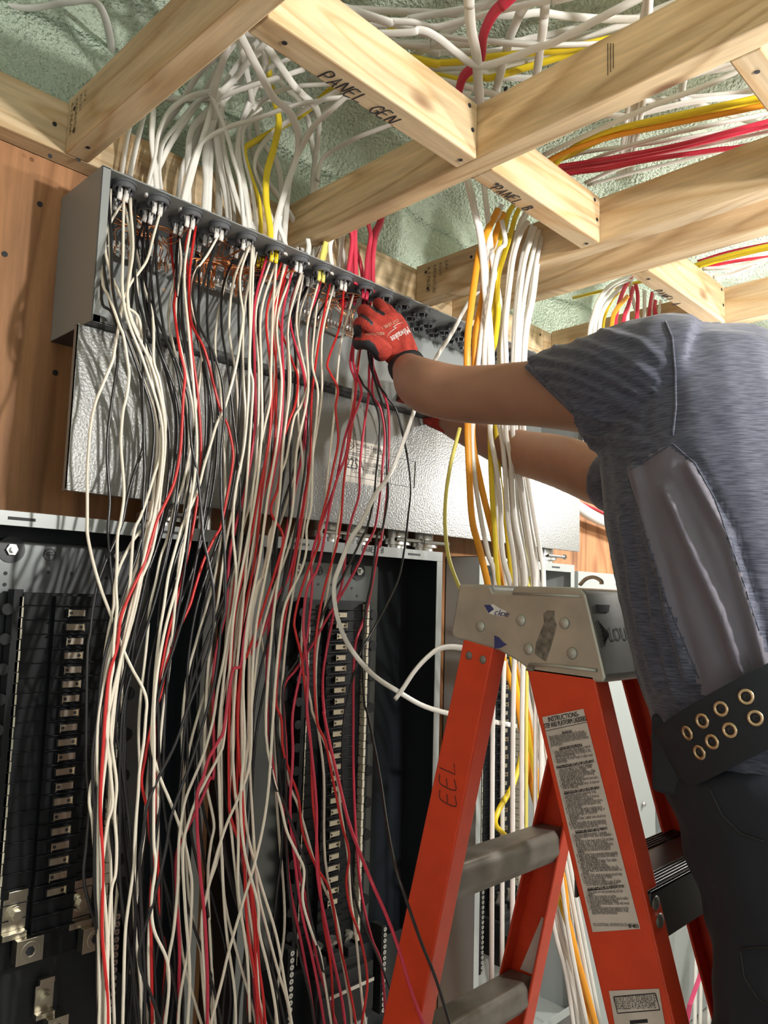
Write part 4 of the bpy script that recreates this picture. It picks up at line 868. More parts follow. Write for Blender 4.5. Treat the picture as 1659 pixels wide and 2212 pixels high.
# front line of short straight cables and the reds
cI = crop(520, 480, 4.1475)
RED = [[(930, -60), (960, 10), (1000, 130), (985, 300), (965, 440)], [(970, -40), (990, 100), (1010, 300), (990, 470)], [(1035, -60), (1025, 60), (1025, 200), (1030, 480)], [(1010, 60), (1030, 220), (1065, 340), (1095, 500)],
       [(1130, -120), (1140, 0), (1165, 130), (1135, 330), (1125, 520)], [(1260, -160), (1240, 0), (1190, 110), (1165, 300), (1155, 540)], [(1290, -170), (1262, 0), (1215, 120), (1188, 300), (1185, 550)]]
for i, pts in enumerate(RED):
    Yb = (1.066, 1.098)[i % 2]; p3 = [cav(x, y, Yb, .83) for x, y in cI(pts)]; p3.append(V(p3[-1].x, Yb, .603))
    cable('r', p3, .0062, 'crimson red sheathed cable entering the grey box above the glove', 'red cables entering the grey box', side=Vector((1, .2, 0)))
for i, (c, pts) in enumerate((('l', [(860, -60), (800, 60), (760, 190), (722, 350)]), ('l', [(880, -60), (815, 70), (775, 190), (735, 355)]), ('w', [(900, -40), (820, 90), (720, 200), (660, 325)]), ('w', [(600, 150), (610, 220), (600, 290)]),
    ('w', [(720, 60), (690, 200), (640, 310)]), ('w', [(900, -20), (885, 150), (925, 300), (945, 440)]), ('w', [(860, 60), (800, 200), (815, 390)]), ('w', [(930, 20), (900, 200), (880, 420)]), ('w', [(560, 130), (545, 200), (560, 280)]), ('w', [(350, -60), (340, 20), (380, 130), (400, 210)]), ('w', [(90, 0), (110, 60), (130, 95)]), ('w', [(20, -60), (40, 20), (60, 60)]))):
    Yb = (1.066, 1.098, 1.12)[i % 3]; p3 = [cav(x, y, Yb, .83) for x, y in cI(pts)]; p3.append(V(p3[-1].x, Yb, .603))
    cable(c, p3, .0062, 'lemon yellow sheathed cable entering the grey box left of the red ones' if c == 'l' else 'short white sheathed cable entering the grey box beneath the second joist', 'lemon cables' if c == 'l' else 'short white cables beneath the second joist', side=Vector((1, .2, 0)))
# bundle dropping past PANEL B and behind the ladder
cB, cD = crop(970, 380, 5.267), crop(950, 880, 4.1475)
BB = [('o', [(560, 380), (430, 640), (350, 850), (320, 1000), (290, 1200), (250, 1500), (215, 1800), (205, 2140)], [(250, 190), (265, 600), (290, 1000), (350, 1250), (430, 1580)], [(1085, 1415), (1116, 1515), (1136, 1631), (1162, 1750), (1215, 1892), (1228, 2000), (1257, 2106), (1292, 2230)]),
 ('o', [(620, 420), (520, 700), (430, 1000), (380, 1400), (300, 1800), (290, 2140)], [(290, 250), (360, 650), (430, 950), (490, 1200), (560, 1640)], [(1110, 1430), (1140, 1550), (1160, 1680), (1180, 1760), (1205, 1900), (1245, 2060), (1275, 2230)]),
 ('w', [(160, -60), (200, 60), (270, 350), (340, 650), (380, 1000), (400, 1300), (440, 1700), (460, 2130)], [(450, 190), (490, 450), (540, 800), (560, 1300), (640, 1640)], [(1125, 1420), (1150, 1560), (1180, 1720), (1202, 1978), (1232, 2106), (1250, 2230)]),
 ('w', [(395, 60), (400, 180), (440, 500), (480, 900), (540, 1250), (590, 1600), (610, 2100)], [(570, 180), (650, 500), (700, 1000), (800, 1570)], [(1150, 1400), (1180, 1600), (1205, 1850), (1228, 2000), (1262, 2230)]),
 ('w', [(600, 330), (570, 430), (540, 700), (510, 950), (520, 1300), (560, 1700), (570, 2100)], [(520, 190), (600, 400), (640, 900), (720, 1560)], [(1140, 1400), (1160, 1600), (1190, 1850), (1215, 2010), (1240, 2230)]),
 ('y', [(830, 330), (760, 450), (690, 700), (610, 950), (560, 1150), (550, 1400), (560, 1560), (520, 1900), (460, 2140)], [(450, 190), (465, 700), (490, 1100), (530, 1640)], [(1110, 1450), (1128, 1600), (1110, 1690), (1078, 1748), (1070, 1780), (1090, 1803)]),
 ('y', [(740, 330), (680, 420), (620, 600), (560, 800), (520, 1000), (500, 1600), (480, 2140)], [(505, 210), (530, 600), (590, 1000), (650, 1560)], [(1130, 1450), (1145, 1620), (1180, 1850), (1235, 2030), (1280, 2230)]),
 ('w', [(870, 420), (800, 560), (740, 800), (690, 1050), (660, 1400), (630, 1700), (610, 2100)], [(620, 180), (680, 450), (740, 900), (840, 1570)], [(1155, 1400), (1190, 1650), (1220, 1900), (1270, 2230)]),
 ('w', [(950, 560), (920, 650), (840, 900), (790, 1200), (750, 1600), (730, 2050)], [(650, 180), (700, 470), (760, 900), (850, 1570)], [(1160, 1400), (1200, 1700), (1235, 2000), (1280, 2230)]),
 ('w', [(1020, 600), (980, 700), (920, 950), (860, 1250), (810, 1600), (780, 2050)], [(700, 170), (720, 500), (790, 1000), (870, 1570)], [(1165, 1400), (1210, 1750), (1300, 2230)]),
 ('l', [(960, 760), (930, 900), (890, 1150), (840, 1450), (800, 1800), (785, 2060)], [(680, 170), (700, 500), (740, 900), (800, 1500)], None),
 ('w', [(1080, 620), (1060, 700), (1000, 950), (950, 1350), (880, 1700), (850, 2050)], [(750, 170), (770, 500), (830, 900), (900, 1300), (930, 1590)], None),
 ('w', [(1050, 660), (1020, 800), (950, 1150), (900, 1500), (830, 1800), (820, 2050)], [(720, 170), (745, 500), (800, 1000), (880, 1580)], None),
 ('w', [(480, 500), (430, 900), (420, 1300), (380, 1700), (330, 2140)], [(290, 190), (310, 600), (370, 1000), (430, 1300), (500, 1640)], None),
 ('w', [(680, 420), (620, 700), (560, 1000), (480, 1500), (440, 2140)], [(450, 190), (470, 500), (500, 800), (530, 1300), (590, 1640)], None),
 ('w', [(900, 520), (820, 650), (740, 900), (690, 1250), (640, 1700), (650, 2100)], [(590, 180), (640, 500), (670, 1000), (760, 1570)], None),
 ('w', [(600, 500), (640, 760), (560, 860), (500, 1200), (400, 2140)], [(540, 190), (580, 500), (610, 1000), (680, 1600)], None)]
for k_ in (2, 3, 7, 8, 9, 11):
    c_, a_, b2_, d_2 = BB[k_]; BB.append((c_, [(x+32-18*(k_ % 2), y+20) for x, y in a_], [(x-22+12*(k_ % 3), y) for x, y in b2_], [(x-9, y) for x, y in d_2] if d_2 else None))
for i, (col, up_, mid, low) in enumerate(BB):
    Yb = .80+.011*(i % 5)+(.03 if col != 'w' else 0); far = .84+.012*(i % 5); pp = []
    for x, y in cB(up_):
        p = P(x, y, Y=Yb)
        if p.z-ZC > .775: p = P(x, y, Z=.775)
        pp.append(p)
    pp += [P(x, y, Y=Yb+.02) for x, y in cD(mid)]
    if low: pp += [P(x, y, Y=far+.03) for x, y in low]
    else: e = pp[-1]; pp += [e+Vector((.01, .01, -.25)), e+Vector((.03, .02, -.7))]
    nm = {'w': 'white sheathed cable in the bundle falling behind the ladder top', 'o': 'fat orange sheathed cable at the left of the bundle behind the ladder' if i == 0 else 'orange sheathed cable second from the left in the bundle behind the ladder',
          'y': 'yellow sheathed cable in the bundle, curling forward below the ladder top' if i == 5 else 'yellow sheathed cable in the bundle running down behind the ladder rails', 'l': 'lemon sheathed cable in the bundle beside the man\'s sleeve'}[col]
    cable(col, pp, .0046 if col == 'w' else .0062 if col == 'o' else .0050 if col == 'y' else .0036, nm, 'white cables of the PANEL B bundle' if col == 'w' else None, side=Vector((1, -.6, 0)))
# lone cables
pp = [P(*a, Y=.86) for a in ((993, 925), (972, 1010), (962, 1090), (963, 1160), (972, 1215), (995, 1275), (1030, 1350))]
cable('l', pp, .0035, 'thin lemon yellow wire bowed out left of the bundle above the ladder', None, flat=1, name='thin_wire')
pp = [P(1120, 560, Y=1.05), P(1060, 610, Y=1.05), P(1018, 645, Y=1.03), P(975, 722, Y=1.0), P(940, 778, Y=.99), P(903, 865, Y=.985), P(880, 930, Y=.98), P(846, 1018, Y=.975), P(810, 1070, Y=.97), P(780, 1130, Y=.97), P(757, 1165, Y=.965), P(735, 1220, Y=.96), P(722, 1262, Y=.955), P(725, 1315, Y=.95), P(742, 1372, Y=.95), P(771, 1420, Y=.95), P(810, 1461, Y=.94), P(857, 1492, Y=.93), P(920, 1527, Y=.92), P(1000, 1548, Y=.90), P(1060, 1558, Y=.88), P(1115, 1568, Y=.87)]
cable('w', pp, .0048, 'long beige-white cable crossing the rating label and looping across the middle panel', None, side=Vector((1, 0, .5)))
pp = [P(853, 1511, Y=.93), P(870, 1488, Y=.925), P(896, 1449, Y=.92), P(925, 1418, Y=.915), P(950, 1401, Y=.91), P(985, 1398, Y=.90), P(1030, 1410, Y=.89), P(1080, 1440, Y=.88)]
cable('w', pp, .0062, 'short white cable with a cut end poking out left of the orange ladder', None, side=Vector((1, 0, .5)))
# cables in the ceiling cavity
c4, c5, c6 = crop(740, 0, 3.318), crop(830, 0, 2.001), crop(900, 400, 2.186)
CAV = [('w', c4([(200, 120), (350, 150), (500, 160), (650, 195), (850, 150), (1150, 70), (1480, 0), (1700, -40)]), .86, 'pale cable sagging right of the GEN block', .0075), ('w', c4([(330, 170), (500, 130), (900, 60), (1250, 0), (1500, -40)]), .90, 'white cable', .0065),
 ('w', c4([(330, 240), (550, 215), (680, 270), (820, 380), (950, 465), (1100, 450), (1400, 340), (1659, 230)]), .80, 'grey-white cable hanging in a loop right of the GEN block', .006), ('r', c4([(1230, -40), (1180, 0), (1080, 100), (1010, 250), (985, 430), (870, 545), (830, 660)]), .82, 'red cable crossing the white ones right of the GEN block', .0075),
 ('w', c4([(900, -60), (905, 0), (920, 200), (960, 400), (975, 620)]), .81, 'white cable', .0075), ('w', c4([(600, 240), (700, 260), (1000, 290), (1659, 320)]), .88, 'white cable', .007), ('w', c4([(400, 320), (800, 320), (1000, 300), (1400, 320), (1659, 330)]), .90, 'white cable', .0065),
 ('y', c4([(540, 430), (700, 450), (850, 440), (1100, 405), (1420, 370), (1700, 330)]), .88, 'upper yellow cable seen right of the GEN block', .0085), ('y', c4([(700, 550), (850, 565), (1000, 560), (1200, 520)]), .90, 'lower yellow cable seen right of the GEN block', .008), ('w', c4([(1100, 110), (1400, 90), (1659, 120), (2200, 130)]), .93, 'white cable', .007),
 ('w', c4([(1320, 20), (1280, 80), (1190, 290), (1170, 380)]), .89, 'white cable', .007), ('w', c4([(1455, -20), (1445, 120), (1425, 290)]), .88, 'white cable', .007), ('w', c4([(900, 530), (1100, 500), (1300, 440), (1500, 380)]), .92, 'white cable', .007), ('w', c4([(640, 490), (900, 490), (1200, 450)]), .93, 'white cable', .007),
 ('w', c4([(570, 350), (700, 370), (950, 370), (1200, 350)]), .93, 'white cable', .007), ('w', c4([(1100, 300), (1350, 270), (1659, 200), (2000, 60)]), .94, 'white cable', .006), ('w', c4([(760, 220), (640, 300), (520, 390)]), .90, 'white cable', .008),
 ('y', c5([(1900, 350), (1600, 425), (1300, 490), (1000, 560), (800, 650), (700, 760)]), .80, 'yellow cable above the right of the PANEL B block', .0085), ('y', c5([(1900, 370), (1600, 445), (1250, 520), (980, 590), (760, 690)]), .81, 'yellow cable just under another above the PANEL B block', .0075), ('o', c5([(1900, 390), (1620, 460), (1200, 545), (950, 600), (720, 690), (620, 800)]), .79, 'orange cable curving down behind the PANEL B block', .0085),
 ('r', c5([(1900, 470), (1659, 525), (1300, 620), (1000, 680), (750, 720), (600, 740)]), .80, 'bright red cable above the PANEL B block, upper of the reds', .0075), ('r', c5([(1900, 500), (1659, 545), (1300, 635), (1000, 700), (760, 735), (600, 760)]), .81, 'bright red cable above the PANEL B block, second of the reds', .0072), ('r', c5([(1659, 610), (1420, 650), (1150, 690), (950, 730), (800, 750), (640, 790), (300, 750)]), .79, 'dark red cable lowest above the PANEL B block', .0075),
 ('w', c5([(1900, 440), (1659, 490), (1200, 590), (900, 690), (700, 790)]), .82, 'white cable', .0065), ('w', c5([(1500, 320), (1200, 440), (950, 550), (690, 670)]), .80, 'white cable', .0065), ('w', c5([(1900, 520), (1659, 570), (1100, 700), (870, 790)]), .82, 'white cable', .0065), ('w', c5([(1900, 540), (1500, 640), (1100, 740), (880, 800)]), .83, 'white cable', .006),
 ('w', c5([(760, 480), (900, 500), (1100, 490), (1400, 430), (1900, 400)]), .86, 'white cable', .0065), ('w', c5([(1100, 340), (1300, 320), (1500, 290), (1900, 200)]), .90, 'white cable', .0065), ('w', c5([(1900, 460), (1500, 560), (1150, 620), (860, 660), (690, 720)]), .83, 'white cable', .0065), ('w', c5([(1350, 320), (1300, 330), (1290, 420), (1330, 440)]), .90, 'white cable', .007), ('w', c5([(900, 450), (1200, 430), (1659, 380)]), .92, 'white cable', .006)]
for k in range(5): CAV.append(('w', c5([(1052+17*k, 470-4*k), (1060+17*k, 400), (1072+15*k, 340)]), .86, 'white cable', .0042))
c7 = c6
CAV += [('y', c7([(1900, 240), (1659, 285), (1450, 335), (1320, 375), (1200, 420)]), .79, 'yellow cable above the right end of the PANEL A block, upper one', .008), ('y', c7([(1900, 260), (1659, 300), (1450, 350), (1330, 385)]), .80, 'yellow cable above the right end of the PANEL A block, lower one', .007), ('r', c7([(1900, 230), (1500, 310), (1330, 360)]), .81, 'thin red cable above the yellow pair near the PANEL A block', .006),
 ('r', c7([(1900, 320), (1659, 340), (1500, 360), (1350, 390)]), .80, 'red cable under the yellow pair near the PANEL A block', .006), ('w', c7([(1900, 330), (1659, 350), (1500, 385), (1350, 395)]), .785, 'white cable', .007), ('w', c7([(1600, 380), (1480, 420), (1400, 435)]), .79, 'white cable', .006),
 ('w', [(-20, 8), (60, 18), (140, 6), (200, 2), (226, 35), (240, 100), (246, 180)], .93, 'pinkish white cable curling over the foam in the top left corner', .0065)]
for i, (col, pts, z, lab, r) in enumerate(CAV):
    pp = [P(x, y, Z=z+.004*math.sin(i)) for x, y in pts]
    plain = lab == 'white cable'
    if plain: lab = 'white sheathed cable lying in the ceiling cavity among the joists'
    if i < 38:
        d0 = (pp[0]-pp[1]).normalized(); d1 = (pp[-1]-pp[-2]).normalized(); d0.z = d1.z = .12
        if i not in (3, 17, 18, 19, 20, 21, 22, 23, 24, 25, 26, 29): pp.append(pp[-1]+d1*.3)
        pp.insert(0, pp[0]+d0*.3)
    cable(col, pp, r, lab, 'white cables lying in the ceiling cavity' if plain else None, side=Vector((0, 1, 0)))
# PANEL A bundle above the shoulder
c8 = crop(1260, 560, 4.158)
AA = [('w', [(420, 150), (240, 240), (140, 370), (95, 500), (60, 640), (50, 900)]), ('w', [(430, 180), (280, 240), (170, 380), (120, 520), (100, 640), (90, 900)]), ('w', [(440, 170), (330, 260), (210, 400), (150, 560), (140, 900)]), ('y', [(430, 200), (280, 330), (200, 470), (170, 620), (160, 900)]), ('o', [(400, 330), (300, 450), (260, 560), (240, 900)]),
 ('r', [(440, 140), (370, 260), (320, 400), (290, 560), (280, 900)]), ('r', [(450, 250), (410, 400), (360, 560), (350, 900)]), ('w', [(425, 160), (430, 300), (470, 450), (500, 560), (520, 900)]), ('r', [(470, 220), (490, 340), (480, 560), (470, 900)]), ('w', [(550, 280), (550, 450), (545, 560), (540, 900)]), ('r', [(620, 300), (600, 420), (590, 540), (580, 900)]),
 ('w', [(640, 320), (615, 450), (610, 560), (600, 900)]), ('r', [(650, 370), (640, 450), (660, 560), (660, 900)]), ('w', [(700, 370), (680, 480), (680, 560), (680, 900)]), ('w', [(420, 370), (400, 480), (395, 600), (395, 900)]), ('w', [(800, 430), (790, 520), (790, 900)]), ('y', [(830, 440), (830, 520), (830, 900)]), ('r', [(860, 460), (890, 530), (900, 900)])]
for i, (col, pts) in enumerate(AA):
    pp = []
    for x, y in c8(pts):
        p = P(x, y, Y=.82+.01*(i % 4))
        if p.z-ZC > .78: p = P(x, y, Z=.78)
        pp.append(p)
    cable(col, pp, .0052, f"{CN[col]} sheathed cable dropping past the PANEL A block behind the man's shoulder", f'{CN[col]} cables of the PANEL A bundle', side=Vector((1, -.4, 0)))
# right bottom: white cables and pink ribbon beside the trousers, fat white conduit
for i, pts in enumerate((((1540, 1900), (1512, 1960), (1503, 2085), (1500, 2230)), ((1560, 1950), (1535, 2050), (1530, 2230)), ((1575, 2000), (1560, 2100), (1550, 2230)), ((1545, 1950), (1518, 2060), (1512, 2230)), ((1590, 1990), (1580, 2100), (1570, 2230)), ((1600, 2050), (1590, 2120), (1585, 2230)))):
    cable('w', [P(x, y, Y=.95+.01*i) for x, y in pts], .0085, 'white cable hanging beside the dark trousers at the lower right', 'white cables at the lower right', side=Vector((1, 0, 0)))
q = MB(); q.tube([P(1556, 1990, Y=.85), P(1540, 2030, Y=.85), P(1490, 2170, Y=.85), P(1480, 2230, Y=.85)], .0095, 8, flat=.08, side=Vector((1, .3, .4)))
M['pink'] = mat('pink_ribbon', (.85, .08, .22), .5); o = q.build('marking_ribbon', M['pink']); tag(o, 'bright pink marking ribbon slanting beside the trousers at the lower right', 'ribbon')
pp = [P(1100, 1085, Y=1.0), P(1200, 1068, Y=1.0), P(1240, 1090, Y=1.0), P(1290, 1118, Y=1.0), P(1330, 1140, Y=1.0), P(1400, 1180, Y=1.0)]
pp = [P(1212, 1068, Y=1.12), P(1250, 1096, Y=1.12), P(1290, 1120, Y=1.12), P(1330, 1135, Y=1.12), P(1400, 1165, Y=1.12), P(1480, 1190, Y=1.12)]
cable('w', pp, .0175, 'fat white cable crossing the lit plywood under the far arm', None, flat=.9)
for i, dy in enumerate((0, 10)):
    cable('r' if i else 'w', [P(1240, 1070+dy, Y=1.15), P(1290, 1092+dy, Y=1.15), P(1340, 1118+dy, Y=1.15), P(1420, 1150+dy, Y=1.15)], .006, ('red' if i else 'thin white')+' cable above the fat white one on the lit plywood', None)
# ================================================================== SINGLE WIRES HANGING FROM THE BOX
cA, cBc, cC, cDd, cE = crop(180, 400, 4.608), crop(180, 780, 4.608), crop(180, 1160, 4.608), crop(180, 1540, 4.608), crop(180, 1812, 4.608)
cF, cG, cH = crop(520, 780, 4.1475), crop(520, 1160, 4.1475), crop(520, 1540, 3.29)
HERO = [
('w', cA([(770, 250), (700, 500), (640, 730), (560, 860), (470, 980), (400, 1130), (370, 1300), (340, 1480), (310, 1650)])+cBc([(290, 0), (200, 220), (120, 420), (75, 640), (55, 850), (40, 1100), (40, 1350), (40, 1580)])+cC([(45, 0), (110, 300), (190, 560), (290, 820), (380, 1080), (480, 1300), (590, 1500), (630, 1640), (620, 1800)])+cDd([(600, 300), (560, 560), (545, 800), (525, 1050), (510, 1300)])+cE([(500, 300), (430, 800), (410, 1100), (400, 1500), (390, 1900)])),
('k', cA([(400, 150), (310, 320), (225, 600), (205, 800), (235, 1000), (265, 1160), (310, 1350), (330, 1500)])+cBc([(340, 0), (290, 350), (245, 700), (235, 950), (250, 1200), (262, 1400), (248, 1600)])+cC([(248, 0), (268, 250), (290, 480), (300, 700)])),
('w', cA([(285, 200), (225, 560), (190, 950), (250, 1100), (300, 1230), (360, 1400), (400, 1500)])+cBc([(440, 0), (455, 150), (430, 350), (395, 500), (378, 700), (375, 850), (390, 1050), (405, 1250), (400, 1400), (370, 1600)])+cC([(340, 0), (335, 250), (325, 500), (335, 700), (320, 850), (300, 1100), (295, 1300), (265, 1500)])),
('k', cA([(270, 250), (210, 600), (180, 1130), (270, 1250), (400, 1420), (480, 1560)])+cBc([(545, 0), (575, 250), (590, 500), (600, 700), (590, 870), (540, 1020), (480, 1200), (430, 1400), (390, 1600)])+cC([(310, 50), (200, 300), (130, 520), (90, 750), (70, 950), (40, 1200)])+cDd([(30, 500), (60, 900), (30, 1300), (10, 1700)])),
('k', cA([(640, 330), (590, 400), (530, 600), (500, 750), (505, 900), (540, 1130), (590, 1300), (610, 1500)])+cBc([(600, 0), (590, 200), (600, 500), (602, 700), (605, 900), (610, 1100), (600, 1300), (590, 1500)])+cC([(590, 0), (570, 250), (540, 400), (500, 600), (430, 800), (350, 980), (290, 1130), (230, 1350), (200, 1550)])+cDd([(160, 50), (150, 500)])),
('w', cA([(420, 150), (340, 250), (240, 430), (215, 520), (225, 700), (280, 900), (340, 1040), (420, 1200), (540, 1300), (590, 1500), (640, 1680)])+cBc([(660, 0), (720, 200), (780, 380), (810, 520), (820, 650), (800, 800), (770, 950), (760, 1100), (740, 1250), (720, 1400), (680, 1560)])+cC([(520, 0), (430, 150), (350, 330), (310, 500), (300, 700), (250, 950), (210, 1200), (205, 1380)])),
('w', cA([(520, 380), (500, 500), (520, 620), (600, 1000), (680, 1250), (700, 1500)])+cBc([(700, 0), (760, 200), (800, 500), (770, 700), (760, 950), (700, 1150), (640, 1350), (570, 1550), (500, 1730)])),
('r', cA([(1060, 420), (1020, 620), (1040, 900), (1055, 1150), (1080, 1380), (1190, 1600)])+cBc([(1240, 0), (1300, 250), (1370, 500), (1440, 650), (1490, 900), (1475, 1100), (1430, 1350), (1370, 1640)])+cC([(1310, 0), (1200, 230), (1110, 510), (1060, 680), (960, 900), (900, 1080), (830, 1260), (770, 1560), (740, 1650)])+cDd([(660, 200), (610, 480), (580, 700), (640, 980), (660, 1200), (690, 1500), (670, 1843)])),
('r', cA([(870, 480), (875, 650), (900, 850), (920, 1050), (900, 1200), (930, 1450), (960, 1650)])+cBc([(1010, 120), (995, 350), (985, 600), (965, 900), (920, 1150), (870, 1300), (800, 1450), (730, 1600)])+cC([(650, 130), (590, 300), (520, 450), (430, 650), (370, 820), (335, 1100), (260, 1350), (230, 1600)])+cDd([(215, 50), (200, 300)])),
('w', cA([(1350, 490), (1230, 700), (1120, 850), (1080, 1000), (1075, 1200), (1130, 1400), (1170, 1650)])+cBc([(1180, 0), (1160, 200), (1120, 450), (1095, 700), (1060, 900), (1020, 1100), (970, 1300), (900, 1480)])+cC([(840, 0), (770, 200), (720, 450), (660, 700), (640, 950), (610, 1250), (570, 1600)])+cDd([(550, 200), (560, 600), (530, 1000), (510, 1500)])),
('w', cA([(1655, 600), (1570, 850), (1560, 1050), (1590, 1300), (1560, 1550)])+cBc([(1530, 0), (1470, 250), (1400, 480), (1330, 620), (1270, 820), (1200, 1050), (1150, 1250), (1070, 1450), (980, 1650)])+cC([(950, 0), (880, 250), (840, 420), (800, 700), (760, 950), (720, 1300), (700, 1600)])+cDd([(690, 0), (680, 300), (740, 580), (850, 850), (930, 1050), (1010, 1300), (1060, 1550)])+cE([(1080, 500), (1060, 1000), (1010, 1300), (960, 1600), (940, 1900)])),
('k', cA([(1340, 500), (1150, 800), (1090, 1050), (1100, 1200), (1150, 1400), (1290, 1660)])+cBc([(1380, 200), (1400, 550), (1370, 900), (1370, 1200), (1375, 1400), (1400, 1800)])+cC([(1410, 350), (1410, 700), (1370, 900), (1340, 1200), (1290, 1500)])+cDd([(1150, 250), (1050, 550), (960, 780), (870, 1050), (830, 1300), (780, 1550)])+cE([(690, 650), (580, 1000), (560, 1250), (690, 1600), (790, 1900)])),
('k', cA([(620, 450), (640, 800), (600, 900), (700, 1250), (800, 1480), (900, 1700)])+cBc([(930, 0), (1040, 350), (1060, 600), (1080, 850), (1130, 1100), (1160, 1350), (1180, 1600)])+cC([(1190, 0), (1240, 230), (1290, 500), (1300, 800), (1270, 1050), (1200, 1280), (1120, 1500), (1020, 1760)])+cDd([(940, 250), (860, 430), (760, 620), (680, 800), (630, 950), (600, 1200), (560, 1500)])),
('w', [(545, 530), (540, 620), (540, 720)]+cBc([(1650, 0), (1640, 400), (1600, 850), (1540, 1150), (1500, 1400), (1490, 1650)])+cC([(1490, 0), (1520, 350), (1500, 650), (1450, 900), (1400, 1200), (1340, 1500)])+cDd([(1290, 80), (1200, 400), (1100, 650), (1020, 850), (980, 1050), (950, 1300), (940, 1700)])+cE([(900, 900), (840, 1250), (850, 1500), (810, 1900)])),
('w', [(548, 535), (545, 640)]+cF([(80, 0), (110, 200), (95, 500), (75, 800), (50, 1150), (20, 1450), (0, 1659)])),
('w', [(598, 560), (590, 660)]+cF([(270, 100), (265, 350), (210, 600), (150, 900), (110, 1150), (90, 1400)])+cG([(75, 0), (60, 150), (45, 300), (20, 600), (-10, 900)])),
('w', [(690, 612), (680, 700)]+cF([(640, 20), (690, 250), (680, 500), (650, 750), (640, 1000), (630, 1300), (590, 1500)])+cG([(590, 100), (540, 300), (400, 600), (350, 900), (310, 1300), (295, 1550)])+cH([(225, 100), (200, 500), (160, 800), (90, 1100), (0, 1400)])+cE([(1440, 1150), (1370, 1450), (1250, 1900)])),
('r', [(606, 612), (598, 680)]+cF([(460, 0), (510, 150), (490, 380), (430, 550), (370, 750), (360, 950), (330, 1150), (270, 1350)])+cG([(380, 0), (310, 300), (230, 550), (150, 800), (60, 1050), (0, 1200)])),
('p', [(650, 590), (625, 680)]+cF([(560, 100), (580, 280), (570, 400), (600, 560), (580, 700), (600, 900), (600, 1050), (560, 1250), (530, 1400)])+cG([(510, 0), (430, 350), (320, 550), (200, 850), (100, 1030), (20, 1150)])),
('w', [(655, 595), (640, 700)]+cF([(590, 150), (600, 230), (540, 400), (480, 500), (440, 700), (400, 900), (330, 1100), (310, 1400)])+cG([(250, 0), (230, 300), (140, 450), (60, 900)])),
('r', [(743, 620), (735, 700)]+cF([(780, 0), (800, 100), (870, 250), (850, 420), (870, 600), (870, 750), (830, 950), (790, 1150), (740, 1350), (700, 1500)])+cG([(700, 60), (600, 300), (520, 550), (480, 750), (490, 850), (545, 1080), (570, 1300), (600, 1600)])+cH([(500, 250), (510, 600), (540, 900), (560, 1200), (590, 1500), (640, 1800), (660, 2212)])),
('p', [(785, 645), (772, 700)]+cF([(980, 0), (1030, 200), (1000, 450), (930, 700), (880, 950), (850, 1100), (780, 1300)])+cG([(640, 150), (640, 450), (600, 850), (560, 1100)])+cH([(370, 0), (370, 300), (350, 700), (390, 1100), (440, 1450), (500, 1700), (560, 2000), (610, 2300)])),
('p', [(788, 645), (768, 720)]+cF([(1010, 20), (1080, 250), (1050, 400), (980, 600), (940, 850), (870, 1030), (800, 1300)])+cG([(700, 250), (600, 450), (560, 800), (600, 1200)])+cH([(470, 0), (500, 250)])),
('p', [(790, 640), (800, 760)]+cF([(1150, 50), (1145, 300), (1110, 550), (1080, 800), (1065, 1000), (1060, 1200), (1000, 1400), (950, 1600)])+cG([(930, 250), (900, 450), (850, 600), (820, 750), (780, 950), (740, 1200), (735, 1400), (750, 1600)])+cH([(590, 0), (640, 250), (700, 500), (760, 750), (830, 950), (930, 1200), (1040, 1450), (1130, 1700), (1220, 2000), (1320, 2260)])),
('p', [(792, 640), (805, 780)]+cF([(1180, 290), (1250, 420), (1290, 650), (1270, 950), (1250, 1200), (1200, 1500), (1120, 1659)])+cG([(1050, 250), (900, 520), (760, 750), (650, 950), (500, 1180), (380, 1380)])),
('p', [(790, 645), (800, 760)]+cF([(1230, 180), (1310, 380), (1330, 600), (1320, 1000), (1300, 1300), (1250, 1650)])+cG([(1240, 50), (1190, 350), (1130, 650), (1080, 800), (1030, 950), (1010, 1250)])+cH([(800, 0), (800, 400), (820, 900), (860, 1300), (930, 1600), (1000, 1800), (1040, 2300)])),
('k', [(785, 645), (760, 760)]+cF([(1080, 180), (1160, 290), (1240, 500), (1240, 750), (1215, 1000), (1190, 1250), (1130, 1500)])+cG([(1090, 0), (930, 330), (830, 500), (700, 780), (640, 930), (480, 1150), (380, 1350)])),
('k', [(792, 640), (795, 760)]+cF([(1200, 170), (1270, 400), (1310, 650), (1310, 1000), (1320, 1200), (1270, 1500)])+cG([(1220, 0), (1170, 400), (1120, 650), (1090, 1100), (1110, 1500)])+cH([(900, 0), (980, 400), (1040, 800), (1100, 1100), (1190, 1370), (1290, 1650), (1390, 1900), (1500, 2260)])),
('k', [(793, 642), (805, 800)]+cF([(1290, 290), (1390, 430), (1450, 650), (1500, 900), (1525, 1150), (1500, 1400), (1470, 1659)])+cG([(1420, 350), (1330, 560), (1230, 750), (1130, 930), (1050, 1100)])+cH([(740, 0), (720, 400), (740, 700), (770, 1000), (800, 1250), (870, 1500), (1000, 1800), (1150, 2212)])),
('w', cG([(540, 1090), (590, 1300), (630, 1500)])+cH([(510, 0), (570, 150), (680, 450), (710, 700), (760, 1000), (780, 1300), (820, 1600), (870, 2100)])),
('r', cH([(540, 40), (600, 200), (640, 400), (680, 600), (720, 800), (770, 1000), (750, 1200), (780, 1400), (850, 1600), (900, 1900), (860, 2212)])),
('w', cH([(600, 1050), (700, 1560), (730, 1800), (780, 2100), (790, 2300)])),
('p', cH([(190, 0), (250, 520), (300, 680), (370, 850), (420, 1150), (480, 1400), (530, 1700), (580, 1900), (680, 2212)])),
